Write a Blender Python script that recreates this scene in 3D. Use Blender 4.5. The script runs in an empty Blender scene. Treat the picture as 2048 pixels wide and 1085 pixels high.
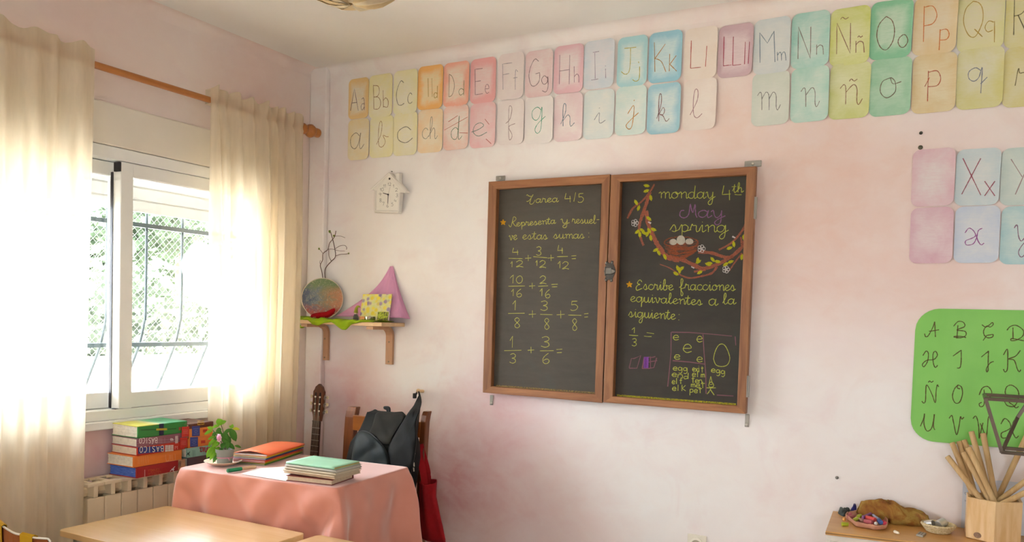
import bpy, bmesh, math, random
from mathutils import Vector, Matrix
random.seed(7)
SC = bpy.context.scene
COL = SC.collection
# ------------------------------------------------------------------ camera, sky, lights, exposure
FOC, CX, CY = 1648.62, 1024.0, 703.21          # pixels, for a 2048 x 1085 frame
CAM = Vector((3.25, -3.555, 1.42))
YAW, PIT, ROL = 0.49910577, -0.04107009, 0.02984777
_f = Vector((-math.sin(YAW)*math.cos(PIT), math.cos(YAW)*math.cos(PIT), math.sin(PIT)))
_r = Vector((math.cos(YAW), math.sin(YAW), 0)); _u = _r.cross(_f)
RIGHT = math.cos(ROL)*_r + math.sin(ROL)*_u; UP = -math.sin(ROL)*_r + math.cos(ROL)*_u
cd = bpy.data.cameras.new('camera'); co = bpy.data.objects.new('camera', cd); COL.objects.link(co)
cd.sensor_width = 36; cd.lens = FOC/2048*36; cd.shift_x = 0; cd.shift_y = (CY-542.5)/2048; cd.clip_start = .05; cd.clip_end = 200
co.matrix_world = Matrix(((RIGHT.x, UP.x, -_f.x, CAM.x), (RIGHT.y, UP.y, -_f.y, CAM.y), (RIGHT.z, UP.z, -_f.z, CAM.z), (0, 0, 0, 1)))
SC.camera = co
SC.view_settings.view_transform = 'Standard'; SC.view_settings.look = 'None'; SC.view_settings.gamma = 1
SC.view_settings.use_curve_mapping = False
SC.view_settings.exposure = 1.78
wd = bpy.data.worlds.new('sky'); SC.world = wd; wd.use_nodes = True
bg = wd.node_tree.nodes['Background']; bg.inputs[0].default_value = (.87, .97, 1.10, 1); bg.inputs[1].default_value = 7.0

def area(name, loc, rot, sx, sy, power=0, portal=True, color=(1, 1, 1)):
    l = bpy.data.lights.new(name, 'AREA'); l.shape = 'RECTANGLE'; l.size = sx; l.size_y = sy; l.energy = power; l.color = color
    l.cycles.is_portal = portal
    o = bpy.data.objects.new(name, l); o.location = loc; o.rotation_euler = rot; COL.objects.link(o); return o
PI = math.pi
area('portal_left', (-.27, -1.17, 1.51), (0, -PI/2, 0), 1.4, 1.9)
area('portal_rear', (4.5, -6.28, 1.55), (PI/2, 0, 0), .6, 1.5)
area('portal_second', (-.27, -4.8, 1.55), (0, -PI/2, 0), 1.3, 1.5)
sl = bpy.data.lights.new('sun', 'SUN'); sl.energy = 11.0; sl.angle = .02; sl.color = (1, .95, .86)
so = bpy.data.objects.new('sun', sl); COL.objects.link(so)
so.rotation_euler = Vector((-.55, .25, -.8)).to_track_quat('-Z', 'Y').to_euler(); so.location = (0, 0, 8)

# ------------------------------------------------------------------ rays: a pixel of the photograph to a point on a real plane
def ray(x, y): return RIGHT*((x-CX)/FOC) - UP*((y-CY)/FOC) + _f
def onB(x, y, off=0.0):                      # plane parallel to the back wall, off metres in front of it
    r = ray(x, y); return CAM + r*((-off-CAM.y)/r.y)
def onL(x, y, px=0.0):
    r = ray(x, y); return CAM + r*((px-CAM.x)/r.x)
def onZ(x, y, z):
    r = ray(x, y); return CAM + r*((z-CAM.z)/r.z)

# ------------------------------------------------------------------ colour and materials
def lin(h):
    if isinstance(h, tuple): return h
    out = []
    for i in (0, 2, 4):
        c = int(h[i:i+2], 16)/255
        out.append(c/12.92 if c <= .04045 else ((c+.055)/1.055)**2.4)
    return tuple(out)
MC = {}
class NT:
    def __init__(s, name):
        s.m = bpy.data.materials.new(name); s.m.use_nodes = True; s.t = s.m.node_tree; s.n = s.t.nodes
        s.p = s.n['Principled BSDF']; s.out = s.n['Material Output']
    def new(s, kind, **kw):
        n = s.n.new(kind)
        for k, v in kw.items():
            if k in n.inputs: n.inputs[k].default_value = v
            else: setattr(n, k, v)
        return n
    def link(s, a, b): s.t.links.new(a, b)
    def coords(s, scale=(1, 1, 1), kind='Object'):
        tc = s.new('ShaderNodeTexCoord'); mp = s.new('ShaderNodeMapping'); mp.inputs['Scale'].default_value = scale
        s.link(tc.outputs[kind], mp.inputs['Vector']); return mp.outputs[0]
    def noise(s, vec, scale, detail=4, rough=.5, dist=0):
        n = s.new('ShaderNodeTexNoise'); n.inputs['Scale'].default_value = scale; n.inputs['Detail'].default_value = detail
        n.inputs['Roughness'].default_value = rough; n.inputs['Distortion'].default_value = dist
        s.link(vec, n.inputs['Vector']); return n.outputs['Fac']
    def ramp(s, fac, stops):
        r = s.new('ShaderNodeValToRGB'); e = r.color_ramp.elements
        while len(e) < len(stops): e.new(.5)
        for i, (p, c) in enumerate(stops):
            e[i].position = p; c = lin(c); e[i].color = (c[0], c[1], c[2], 1)
        s.link(fac, r.inputs[0]); return r.outputs[0]
    def mix(s, fac, a, b, mode='MIX'):
        m = s.new('ShaderNodeMix'); m.data_type = 'RGBA'; m.blend_type = mode
        for v, i in ((fac, 0), (a, 6), (b, 7)):
            if hasattr(v, 'is_output'): s.link(v, m.inputs[i])
            elif i == 0: m.inputs[0].default_value = v
            else:
                v = lin(v); m.inputs[i].default_value = (v[0], v[1], v[2], 1)
        return m.outputs[2]
    def math(s, op, a, b=0.0, c=None, clamp=False):
        m = s.new('ShaderNodeMath'); m.operation = op; m.use_clamp = clamp
        for i, v in enumerate((a, b) if c is None else (a, b, c)):
            if hasattr(v, 'is_output'): s.link(v, m.inputs[i])
            else: m.inputs[i].default_value = v
        return m.outputs[0]
    def bump(s, h, strength=.2, dist=.01):
        b = s.new('ShaderNodeBump'); b.inputs['Strength'].default_value = strength; b.inputs['Distance'].default_value = dist
        s.link(h, b.inputs['Height']); s.link(b.outputs[0], s.p.inputs['Normal'])
    def base(s, c):
        if hasattr(c, 'is_output'): s.link(c, s.p.inputs['Base Color'])
        else:
            c = lin(c); s.p.inputs['Base Color'].default_value = (c[0], c[1], c[2], 1)
    def set(s, rough=.6, metal=0, spec=.5):
        s.p.inputs['Roughness'].default_value = rough; s.p.inputs['Metallic'].default_value = metal
        s.p.inputs['Specular IOR Level'].default_value = spec
def cached(fn):
    def w(*a):
        k = (fn.__name__,)+a
        if k not in MC: MC[k] = fn(*a)
        return MC[k]
    return w
@cached
def plain(col, rough=.6, metal=0, var=.08, scale=12):
    t = NT('plain_'+str(col)); t.set(rough, metal); c = lin(col)
    n = t.noise(t.coords(), scale)
    t.base(t.ramp(n, [(.3, tuple(x*(1-var) for x in c)), (.7, tuple(min(1, x*(1+var)) for x in c))])); return t.m
@cached
def wood(c1, c2, axis='x', scale=6, rough=.45, knots=0):
    t = NT('wood'); t.set(rough); sc = {'x': (.5, 6, 6), 'y': (6, .5, 6), 'z': (6, 6, .5)}[axis]
    v = t.coords(sc); n = t.noise(v, scale, 5, .6, .6); n2 = t.noise(v, scale*5, 3, .6, .2)
    a = t.ramp(n, [(.3, c1), (.7, c2)]); b = t.mix(t.math('MULTIPLY', n2, .35), a, c1); t.base(b); t.bump(n2, .08, .002); return t.m
@cached
def fabric(col, col2=None, rough=.9, weave=900, fuzz=.3, nscale=8):
    t = NT('fabric'); t.set(rough, 0, .2); v = t.coords(); n = t.noise(v, nscale, 4); c = lin(col)
    c2 = lin(col2) if col2 else tuple(x*.82 for x in c)
    t.base(t.ramp(n, [(.35, c), (.68, c2)])); n2 = t.noise(v, weave, 2); t.bump(n2, fuzz, .001)
    t.p.inputs['Sheen Weight'].default_value = .03; return t.m
@cached
def sheer(col, trans, alpha=0.0, weave=700):
    t = NT('sheer'); c = lin(col); d = t.new('ShaderNodeBsdfDiffuse'); tr = t.new('ShaderNodeBsdfTranslucent'); mx = t.new('ShaderNodeMixShader')
    n = t.noise(t.coords((1, 1, .15)), 60, 3); cc = t.ramp(n, [(.3, tuple(x*.93 for x in c)), (.7, c)])
    t.link(cc, d.inputs[0]); t.link(cc, tr.inputs[0]); mx.inputs[0].default_value = trans
    t.link(d.outputs[0], mx.inputs[1]); t.link(tr.outputs[0], mx.inputs[2]); last = mx
    if alpha:
        tp = t.new('ShaderNodeBsdfTransparent'); m2 = t.new('ShaderNodeMixShader'); m2.inputs[0].default_value = alpha
        t.link(mx.outputs[0], m2.inputs[1]); t.link(tp.outputs[0], m2.inputs[2]); last = m2
    t.link(last.outputs[0], t.out.inputs[0]); return t.m
@cached
def glass():
    t = NT('window_glass'); tp = t.new('ShaderNodeBsdfTransparent'); gl = t.new('ShaderNodeBsdfGlossy'); gl.inputs['Roughness'].default_value = .02
    fr = t.new('ShaderNodeFresnel'); fr.inputs[0].default_value = 1.35; mx = t.new('ShaderNodeMixShader')
    t.link(fr.outputs[0], mx.inputs[0]); t.link(tp.outputs[0], mx.inputs[1]); t.link(gl.outputs[0], mx.inputs[2]); t.link(mx.outputs[0], t.out.inputs[0]); return t.m
@cached
def chalk(col, dens=.75, scale=900):
    t = NT('chalk'); c = lin(col); d = t.new('ShaderNodeBsdfDiffuse'); d.inputs[0].default_value = (*c, 1); tp = t.new('ShaderNodeBsdfTransparent')
    n = t.noise(t.coords(), scale, 2, .6); f = t.ramp(n, [(max(0, .5-dens*.35), (0, 0, 0)), (.62, (1, 1, 1))]) if dens < 1 else None
    mx = t.new('ShaderNodeMixShader')
    if f is not None:
        fac = t.math('MULTIPLY_ADD', f, .6, .4*dens, True); t.link(fac, mx.inputs[0])
    else: mx.inputs[0].default_value = 1
    t.link(tp.outputs[0], mx.inputs[1]); t.link(d.outputs[0], mx.inputs[2]); t.link(mx.outputs[0], t.out.inputs[0]); return t.m
def wallpaint(name, base, spots, axis):
    """lazure paint: thin washes of pink and peach over cream; spots are heavier washes (x or y, z, radius, strength)"""
    t = NT(name); t.set(.75, 0, .25); tc = t.new('ShaderNodeTexCoord'); pos = t.new('ShaderNodeNewGeometry').outputs['Position']
    mp = t.new('ShaderNodeMapping'); mp.inputs['Scale'].default_value = (1, 1, 1.3); t.link(pos, mp.inputs['Vector']); v = mp.outputs[0]
    n1 = t.noise(v, 1.3, 5, .55, .7); n2 = t.noise(v, 3.1, 6, .62, .9); n3 = t.noise(v, 9, 4, .6, .4)
    c = t.mix(t.ramp(n1, [(.42, (0, 0, 0)), (.68, (.75, .75, .75))]), base, 'f1ded5')
    c = t.mix(t.ramp(n2, [(.50, (0, 0, 0)), (.74, (.55, .55, .55))]), c, 'edd3d0')
    c = t.mix(t.ramp(n3, [(.46, (0, 0, 0)), (.78, (.4, .4, .4))]), c, 'f6ece4')
    sep = t.new('ShaderNodeSeparateXYZ'); t.link(pos, sep.inputs[0]); a = sep.outputs[axis]; z = sep.outputs[2]
    wob = t.math('MULTIPLY_ADD', n2, .9, -.45)
    for (sx, sz, r, st, colr) in spots:
        dx = t.math('MULTIPLY', t.math('SUBTRACT', a, sx), 1/r); dz = t.math('MULTIPLY', t.math('SUBTRACT', z, sz), 1/r)
        d = t.math('SQRT', t.math('ADD', t.math('MULTIPLY', dx, dx), t.math('MULTIPLY', dz, dz)))
        f = t.math('SUBTRACT', 1.0, t.math('ADD', d, wob), None, True)
        f = t.math('MULTIPLY', f, t.math('MULTIPLY_ADD', n3, st, st*.5), None, True)
        c = t.mix(f, c, colr)
    t.base(c); t.bump(n3, .1, .004); return t.m

# ------------------------------------------------------------------ mesh builder
ORG = {}
class MB:
    def __init__(s): s.v = []; s.f = []; s.mi = []; s.cur = 0
    def add(s, vs, fs):
        b = len(s.v); s.v += [Vector(p) for p in vs]
        for f in fs: s.f.append([b+i for i in f]); s.mi.append(s.cur)
        return s
    def box(s, x0, x1, y0, y1, z0, z1, M=None):
        vs = [Vector((x, y, z)) for x in (x0, x1) for y in (y0, y1) for z in (z0, z1)]
        if M is not None: vs = [M @ p for p in vs]
        return s.add(vs, [(0, 1, 3, 2), (4, 6, 7, 5), (0, 4, 5, 1), (2, 3, 7, 6), (0, 2, 6, 4), (1, 5, 7, 3)])
    def loft(s, rings, closed=True, cap=True):
        n = len(rings[0]); vs = [p for r in rings for p in r]; fs = []
        for i in range(len(rings)-1):
            for j in range(n if closed else n-1):
                k = (j+1) % n; fs.append((i*n+j, i*n+k, (i+1)*n+k, (i+1)*n+j))
        if cap and closed: fs.append(tuple(range(n-1, -1, -1))); fs.append(tuple((len(rings)-1)*n+j for j in range(n)))
        return s.add(vs, fs)
    def tube(s, path, r, n=8, closed=False):
        P = [Vector(p) for p in path]; R = r if isinstance(r, (list, tuple)) else [r]*len(P); rings = []; prev = None
        for i, p in enumerate(P):
            if closed: t = P[(i+1) % len(P)]-P[i-1]
            else: t = P[min(i+1, len(P)-1)]-P[max(i-1, 0)]
            t = t.normalized() if t.length > 1e-9 else Vector((0, 0, 1))
            if prev is None:
                a = Vector((0, 0, 1)) if abs(t.z) < .9 else Vector((1, 0, 0)); u = t.cross(a).normalized()
            else:
                u = (prev-t*prev.dot(t)); u = u.normalized() if u.length > 1e-6 else t.orthogonal().normalized()
            prev = u; w = t.cross(u)
            rings.append([p+(u*math.cos(2*PI*k/n)+w*math.sin(2*PI*k/n))*R[i] for k in range(n)])
        if closed: rings.append(rings[0])
        return s.loft(rings, True, not closed)
    def lathe(s, prof, c=(0, 0, 0), n=24, M=None, cap=True):
        c = Vector(c); rings = []
        for r, z in prof:
            ring = [Vector((r*math.cos(2*PI*k/n), r*math.sin(2*PI*k/n), z)) for k in range(n)]
            rings.append([(M @ p if M is not None else p)+c for p in ring])
        return s.loft(rings, True, cap)
    def prism(s, poly, d):
        d = Vector(d); return s.loft([[Vector(p) for p in poly], [Vector(p)+d for p in poly]])
    def grid(s, rows):
        return s.loft(rows, False, False)
    def ribbon(s, pts, w, nrm, jit=0):
        P = [Vector(p) for p in pts]
        if len(P) < 2: return s
        N = Vector(nrm); L = []; R = []
        for i, p in enumerate(P):
            t = P[min(i+1, len(P)-1)]-P[max(i-1, 0)]
            if t.length < 1e-9: t = Vector((1, 0, 0))
            o = N.cross(t).normalized()*((w[i] if isinstance(w, list) else w)*.5*(1+random.uniform(-jit, jit)))
            L.append(p+o); R.append(p-o)
        return s.grid([L, R])
    def blob(s, c, r, n=12, m=8, sq=(1, 1, 1)):
        c = Vector(c); rings = []
        for i in range(m+1):
            a = PI*i/m; rr = max(math.sin(a), 1e-3)
            rings.append([c+Vector((r*sq[0]*rr*math.cos(2*PI*k/n), r*sq[1]*rr*math.sin(2*PI*k/n), -r*sq[2]*math.cos(a))) for k in range(n)])
        return s.loft(rings)
    def build(s, name, mats, parent=None, smooth=False, bevel=0, origin=None, solid=0, sub=0, angle=40):
        if not isinstance(mats, (list, tuple)): mats = [mats]
        me = bpy.data.meshes.new(name)
        if parent is not None: o0 = ORG[parent.name]
        elif origin is not None: o0 = Vector(origin)
        else:
            lo = [min(p[i] for p in s.v) for i in range(3)]; hi = [max(p[i] for p in s.v) for i in range(3)]
            o0 = Vector(((lo[0]+hi[0])/2, (lo[1]+hi[1])/2, lo[2]))
        me.from_pydata([tuple(p-o0) for p in s.v], [], s.f)
        me.polygons.foreach_set('material_index', s.mi)
        bm = bmesh.new(); bm.from_mesh(me); bmesh.ops.remove_doubles(bm, verts=bm.verts, dist=1e-6); bmesh.ops.recalc_face_normals(bm, faces=bm.faces); bm.to_mesh(me); bm.free()
        for m in mats: me.materials.append(m)
        if smooth:
            me.polygons.foreach_set('use_smooth', [True]*len(me.polygons)); me.set_sharp_from_angle(angle=math.radians(angle))
        o = bpy.data.objects.new(name, me); COL.objects.link(o)
        if parent is not None: o.parent = parent
        else: o.location = o0
        ORG[o.name] = o0
        if solid:
            md = o.modifiers.new('solid', 'SOLIDIFY'); md.thickness = solid; md.offset = 0
        if sub:
            md = o.modifiers.new('sub', 'SUBSURF'); md.levels = md.render_levels = sub
        if bevel:
            md = o.modifiers.new('bevel', 'BEVEL'); md.width = bevel; md.segments = 2; md.limit_method = 'ANGLE'; md.angle_limit = math.radians(40)
        return o
def thing(name, loc, label, cat, group=None):
    o = bpy.data.objects.new(name, None); o.location = loc; o.empty_display_size = .05; COL.objects.link(o); ORG[o.name] = Vector(loc); return tag(o, label, cat, group)
def tag(o, label=None, cat=None, group=None, kind=None):
    if label: o['label'] = label
    if cat: o['category'] = cat
    if group: o['group'] = group
    if kind: o['kind'] = kind
    return o
def struct(o, label=None):
    o['kind'] = 'structure'
    if label: o['label'] = label
    return o
def box(*a, M=None): return MB().box(*a, M=M)
def smoothpath(P, k=6):
    P = [Vector(p) for p in P]
    if len(P) < 3: return P
    out = []
    for i in range(len(P)-1):
        a = P[max(i-1, 0)]; b = P[i]; c = P[i+1]; d = P[min(i+2, len(P)-1)]
        for j in range(k):
            t = j/k; out.append(.5*((2*b)+(c-a)*t+(2*a-5*b+4*c-d)*t*t+(3*b-a-3*c+d)*t**3))
    return out+[P[-1]]
def rotz(c, a): return Matrix.Translation(Vector(c)) @ Matrix.Rotation(a, 4, 'Z')

# ================================================================== THE ROOM
H = 2.77; XR = 5.6; YR = -6.2
WL0, WL1, WZ0, WZ1 = -2.0, -.335, .92, 2.28          # window opening in the left wall (y range, z range)
SPB = [(1.0, .55, .55, 1.0, 'd8a09c'), (1.28, .98, .42, .65, 'e2abae'), (.30, .95, .35, .7, 'dea0a0'), (.28, .45, .4, .8, 'db9c9e'), (1.5, .5, .5, .5, 'e4b4b2'), (.8, 1.75, .75, .9, 'fbf7f0'), (2.9, 1.1, .6, .4, 'f5efe8'), (2.75, 1.85, .7, .6, 'e6b8a4'), (2.3, 2.3, .8, .5, 'e8bfaa'), (3.2, 1.7, .6, .5, 'e9c4b6'), (.55, .75, .3, .7, 'dd9896'), (2.3, .75, .3, .35, 'f0e6dc'), (1.9, .9, .35, .4, 'f2e8e0')]
SPL = [(-1.3, .8, .35, .8, 'e0b0b4'), (-.15, .6, .5, .7, 'dca0a2'), (-.4, 2.5, .5, .4, 'd9a092'), (-1.4, 2.6, .6, .3, 'dfae9d')]
mwb = wallpaint('back_wall_paint', 'f7f2ec', SPB, 0); mwl = wallpaint('window_wall_paint', 'f2e6dc', SPL, 1)
mceil = plain('faf6ee', .8, 0, .015, 3)
struct(box(-.3, XR+.1, 0, .12, 0, H).build('wall_back', mwb))
w = MB()
for a in ((WL1, 0.0, 0, H), (-4.05, WL0, 0, H), (YR, -5.55, 0, H), (-5.55, -4.05, 0, WZ0), (-5.55, -4.05, 2.2, H), (WL0, WL1, 0, WZ0), (WL0, WL1, WZ1, H)): w.box(-.25, 0, a[0], a[1], a[2], a[3])
struct(w.build('wall_left', mwl))
struct(box(XR, XR+.1, YR, 0, 0, H).build('wall_right', mwb))
w = MB(); yr0, yr1 = YR-.15, YR
for x0, x1, z0, z1 in ((0, 4.2, 0, H), (4.8, XR, 0, H), (4.2, 4.8, 0, .8), (4.2, 4.8, 2.3, H)): w.box(x0, x1, yr0, yr1, z0, z1)
struct(w.build('wall_rear', mwb))
struct(box(-.3, XR+.1, YR-.15, .12, -.1, 0).build('floor', plain('c8bcae', .4, 0, .1, 4)))
struct(box(-.3, XR+.1, YR-.15, .12, H, H+.12).build('ceiling', mceil))
# shallow boxed-in pipe chase in the corner and a soft coved joint under the ceiling
ch = box(0, .118, -.034, .001, 0, H).build('trim_1', mwb, bevel=.008); struct(ch)
cv = MB(); R_ = .05
prof = [(R_*(1-math.sin(a)), R_*(1-math.cos(a))) for a in [PI/2*i/6 for i in range(7)]]
cv.loft([[Vector((x, -d, H-h)) for d, h in prof]+[Vector((x, .0, H))] for x in (0.0, XR)])
struct(cv.build('trim_2', mwb, smooth=True))
cv = MB()
cv.loft([[Vector((d, y, H-h)) for d, h in prof]+[Vector((0, y, H))] for y in (YR, 0)])
struct(cv.build('trim_3', mwl, smooth=True))

# ------------------------------------------------------------------ window (sliding aluminium sashes, shutter box above)
mal = plain('f1f1ec', .35, 0, .02, 5); mbox = plain('ece4d4', .5, 0, .02, 5); mblk = plain('1c1a20', .5)
WIN = thing('window_1', (0, -1.167, WZ0), 'white sliding aluminium window with shutter box in left wall', 'window'); del WIN['category']; WIN['kind'] = 'structure'
box(-.12, .015, WL0-.02, WL1+.02, 2.105, 2.285).build('shutter_box', mbox, WIN, bevel=.006)
f = MB(); f.box(-.14, .012, WL0, WL1, 2.05, 2.103); f.box(-.14, .012, WL0, WL1, WZ0, .965)
f.box(-.14, .012, WL0, WL0+.05, .965, 2.05); f.box(-.14, .012, WL1-.05, WL1, .965, 2.05)
f.build('window_frame', mal, WIN, bevel=.004)
box(-.25, .035, WL0-.03, WL1+.03, .885, WZ0).build('window_sill', mal, WIN, bevel=.004)
def sash(x0, x1, ya, yb, wl, wr):
    m = MB(); m.box(x0, x1, ya, ya+wl, .965, 2.05); m.box(x0, x1, yb-wr, yb, .965, 2.05); m.box(x0, x1, ya+wl, yb-wr, 1.99, 2.05); m.box(x0, x1, ya+wl, yb-wr, .965, 1.035)
    s = m.build('sash', mal, WIN, bevel=.004)
    xm = (x0+x1)/2; MB().box(xm-.002, xm+.002, ya+wl, yb-wr, 1.035, 1.99).build('pane', glass(), s); return s
sash(-.10, -.065, WL0+.05, -1.15, .05, .045)
s2 = sash(-.05, .004, -1.205, WL1-.05, .06, .05)
b = MB(); b.box(-.03, .006, -1.216, -1.206, 2.005, 2.045); b.box(-.03, .006, -1.216, -1.206, .925, .965); b.box(-.06, -.045, -1.209, -1.206, .965, 2.005)
b.build('weather_seal', mblk, WIN)
# lower end of the roller shutter behind the panes
sh = MB()
for k in range(4): sh.box(-.20, -.19, WL0+.01, WL1-.01, 1.865+k*.06, 1.917+k*.06)
for k in range(4): sh.box(-.196, -.194, WL0+.01, WL1-.01, 1.915+k*.06, 1.927+k*.06)
sh.build('roller_shutter', plain('b4b2aa', .5, 0, .02), WIN, bevel=.004)
# white cut-out stuck to the right pane
dv = MB(); pts = []
for k in range(28):
    a = 2*PI*k/28; rr = 1+.07*math.sin(3*a+1)+.05*math.sin(7*a)
    pts.append(Vector((-.0225, -.70+.165*rr*math.cos(a), 1.59+.155*rr*math.sin(a))))
dv.prism(pts, (.0012, 0, 0))
tag(dv.build('paper_decoration', sheer('fbf9f4', .8)), 'round white paper cut-out stuck on the right window pane', 'decoration')
# unseen second window of this wall, added to brighten the back wall
f = MB()
for a in ((-5.55, -4.05, .92, .98), (-5.55, -4.05, 2.14, 2.2)): f.box(-.14, .01, a[0], a[1], a[2], a[3])
for ya_ in (-5.55, -4.83, -4.11): f.box(-.12, 0, ya_, ya_+.06, .98, 2.14)
struct(f.build('window_fill_left', mal), 'white frame of the added unseen fill window further along the left wall')
f = MB()  # unseen rear window, added to light the window wall and cloth side
for a in ((4.2, 4.8, .8, .86), (4.2, 4.8, 2.24, 2.3)): f.box(a[0], a[1], YR-.12, YR-.04, a[2], a[3])
for xa in (4.2, 4.74): f.box(xa, xa+.06, YR-.12, YR-.04, .86, 2.24)
struct(f.build('window_fill_rear', mal), 'white frame of the added unseen fill window in the rear wall')

# ------------------------------------------------------------------ outside: terrace, parapet, chain-link fence, trees, bowed window grille
struct(box(-30, -.25, -18, 22, -.16, -.1).build('ground', plain('d8d0c4', .9, 0, .1, 2)))
struct(box(-40, XR+6, -26, YR-.15, -.16, -.1).build('ground_rear', plain('c8c2b6', .9, 0, .1, 2)))
XF = -4.0
struct(box(XF-.15, XF, -6, 14, -.1, .92).build('wall_outside', plain('f4efe6', .9, 0, .03, 3)))
FN = thing('chain_link_fence', (XF-.08, 2, .92), 'grey chain-link fence on the white terrace wall outside the window', 'fence')
fm = MB(); Y0, Y1, Z0, Z1 = -1.0, 7.5, .92, 2.45; st = .075
c = Y0-(Z1-Z0)
while c < Y1:
    for sgn in (1, -1):
        # line y = c + (z-Z0)  or mirrored
        ya, yb = (c, c+(Z1-Z0)) if sgn == 1 else (c+(Z1-Z0), c)
        za, zb = Z0, Z1
        pa = Vector((XF-.08+.003*sgn, ya, za)); pb = Vector((XF-.08+.003*sgn, yb, zb))
        lo = max(Y0, min(ya, yb)); hi = min(Y1, max(ya, yb))
        if hi-lo > .02:
            d = pb-pa; t0 = (lo-pa.y)/d.y; t1 = (hi-pa.y)/d.y
            fm.tube([pa+d*t0, pa+d*t1], .0019, 3)
    c += st
fm.build('wire_mesh', plain('74746f', .6), FN)
for k in range(4):
    MB().tube([(XF-.08, -1+k*2.8, .92), (XF-.08, -1+k*2.8, 2.5)], .025, 8).build('post', plain('a8a8a4', .5, .5), FN)
MB().tube([(XF-.08, -1.1, 2.47), (XF-.08, 7.6, 2.47)], .018, 8).build('top_rail', plain('a8a8a4', .5, .5), FN)
@cached
def leafmat(a, b):
    t = NT('leaf'); d = t.new('ShaderNodeBsdfDiffuse'); tr = t.new('ShaderNodeBsdfTranslucent'); mx = t.new('ShaderNodeMixShader'); mx.inputs[0].default_value = .35
    cc = t.ramp(t.noise(t.coords(), 3, 3), [(.3, a), (.7, b)]); t.link(cc, d.inputs[0]); t.link(cc, tr.inputs[0])
    t.link(d.outputs[0], mx.inputs[1]); t.link(tr.outputs[0], mx.inputs[2]); t.link(mx.outputs[0], t.out.inputs[0]); return t.m
def tree(x, y, h, r, n, label, a, b, seed):
    rn = random.Random(seed); T = thing('garden_tree', (x, y, -.1), label, 'tree')
    tk = MB(); tk.tube([(x, y, -.1), (x+.05, y, h*.3), (x-.05, y+.05, h*.55), (x, y, h*.9)], [.09, .08, .06, .02], 8)
    for k in range(6):
        aa = k*1.1; tk.tube([(x, y, h*(.3+.08*k)), (x+.6*r*math.cos(aa), y+.6*r*math.sin(aa), h*(.45+.08*k))], [.035, .01], 6)
    tk.build('trunk', plain('8a7763', .9), T)
    m = MB(); cl = [(Vector((rn.uniform(-.75, .75)*r, rn.uniform(-.75, .75)*r, h*rn.uniform(.3, .95))), rn.uniform(.28, .5)*r) for _ in range(16)]
    for i in range(n):
        c, rr = rn.choice(cl); d = Vector((rn.gauss(0, 1), rn.gauss(0, 1), rn.gauss(0, 1))).normalized()*rr*rn.random()**.4
        p = Vector((x, y, 0))+c+d; u = Vector((rn.gauss(0, 1), rn.gauss(0, 1), rn.gauss(0, .6))).normalized(); w = u.orthogonal().normalized(); s = rn.uniform(.06, .12)
        m.add([p-u*s, p+w*s*.45, p+u*s, p-w*s*.45], [(0, 1, 2, 3)])
    m.build('crown', leafmat(a, b), T)
tree(-7.3, .9, 4.2, 1.6, 6000, 'green tree beyond the fence seen through the left sash', '545f4c', '69765e', 3)
tree(-7.2, 5.0, 4.0, 1.6, 6000, 'dense green tree beyond the fence in the middle of the right pane', '4c5a46', '627058', 4)
tree(-10, 9.0, 4.0, 2.0, 5000, 'paler tree beyond the fence close to the right curtain', '5a6450', '6e7862', 5)
rn = random.Random(21); m = MB()
for i in range(9000):
    p = Vector((rn.uniform(-4.85, -4.3), rn.uniform(-1.5, 11), rn.uniform(.0, 1.75+.3*math.sin(i)))); u = Vector((rn.gauss(0, 1), rn.gauss(0, 1), rn.gauss(0, .6))).normalized(); w = u.orthogonal().normalized(); s_ = rn.uniform(.06, .12)
    m.add([p-u*s_, p+w*s_*.45, p+u*s_, p-w*s_*.45], [(0, 1, 2, 3)])
HG = thing('garden_hedge', (-4.6, 5, -.1), 'low loose hedge behind the chain-link fence', 'hedge'); m.build('foliage', leafmat('575f50', '6e7664'), HG)
for k in range(10): MB().tube([(-4.6, -1.2+k*1.2, -.1), (-4.55, -1.15+k*1.2, 1.2)], [.03, .012], 6).build('stem', plain('6a5c4c', .9), HG)
GR = thing('window_grille', (-.24, -1.17, .8), 'grey bowed iron security grille outside the window', 'grille')
mgr = plain('3a4442', .5, .1)
for k in range(8):
    y = -1.93+k*.2085
    p = [(-.24, y, 2.2), (-.24, y, 1.45), (-.25, y, 1.34), (-.29, y, 1.22), (-.40, y, 1.02), (-.46, y, .9), (-.44, y, .78), (-.36, y, .7), (-.25, y, .68)]
    MB().tube(smoothpath(p, 5), .007, 8).build('bar', mgr, GR, smooth=True)
for z in (1.235, 1.81): MB().box(-.252, -.228, WL0-.04, WL1+.04, z-.01, z+.01).build('rail', mgr, GR)

# ------------------------------------------------------------------ curtain rod and two curtains
mrod = wood('a8642c', 'c98645', 'y', 5, .4)
RX, RZ = .12, 2.392
RD = thing('curtain_rod', (RX, -1.2, RZ), 'round orange-brown wooden curtain rod with turned finial above window', 'curtain rod')
MB().tube([(RX, -2.6, RZ), (RX, -.235, RZ)], .0145, 14).build('rod', mrod, RD, smooth=True)
M_ = Matrix.Rotation(-PI/2, 4, 'X')
MB().lathe([(.013, 0), (.026, .012), (.03, .026), (.024, .042), (.014, .05), (.02, .056), (.033, .07), (.036, .084), (.030, .1), (.019, .11), (.02, .118), (.025, .126), (.024, .142), (.012, .148)], (RX, -.237, RZ), 18, M_).build('finial', mrod, RD, smooth=True)
for y in (-2.54, -.222): MB().tube([(0, y, RZ-.012), (RX, y, RZ-.012)], .008, 8).build('bracket', mrod, RD)
mcur = sheer('f5e8cf', .58, .17)
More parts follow.
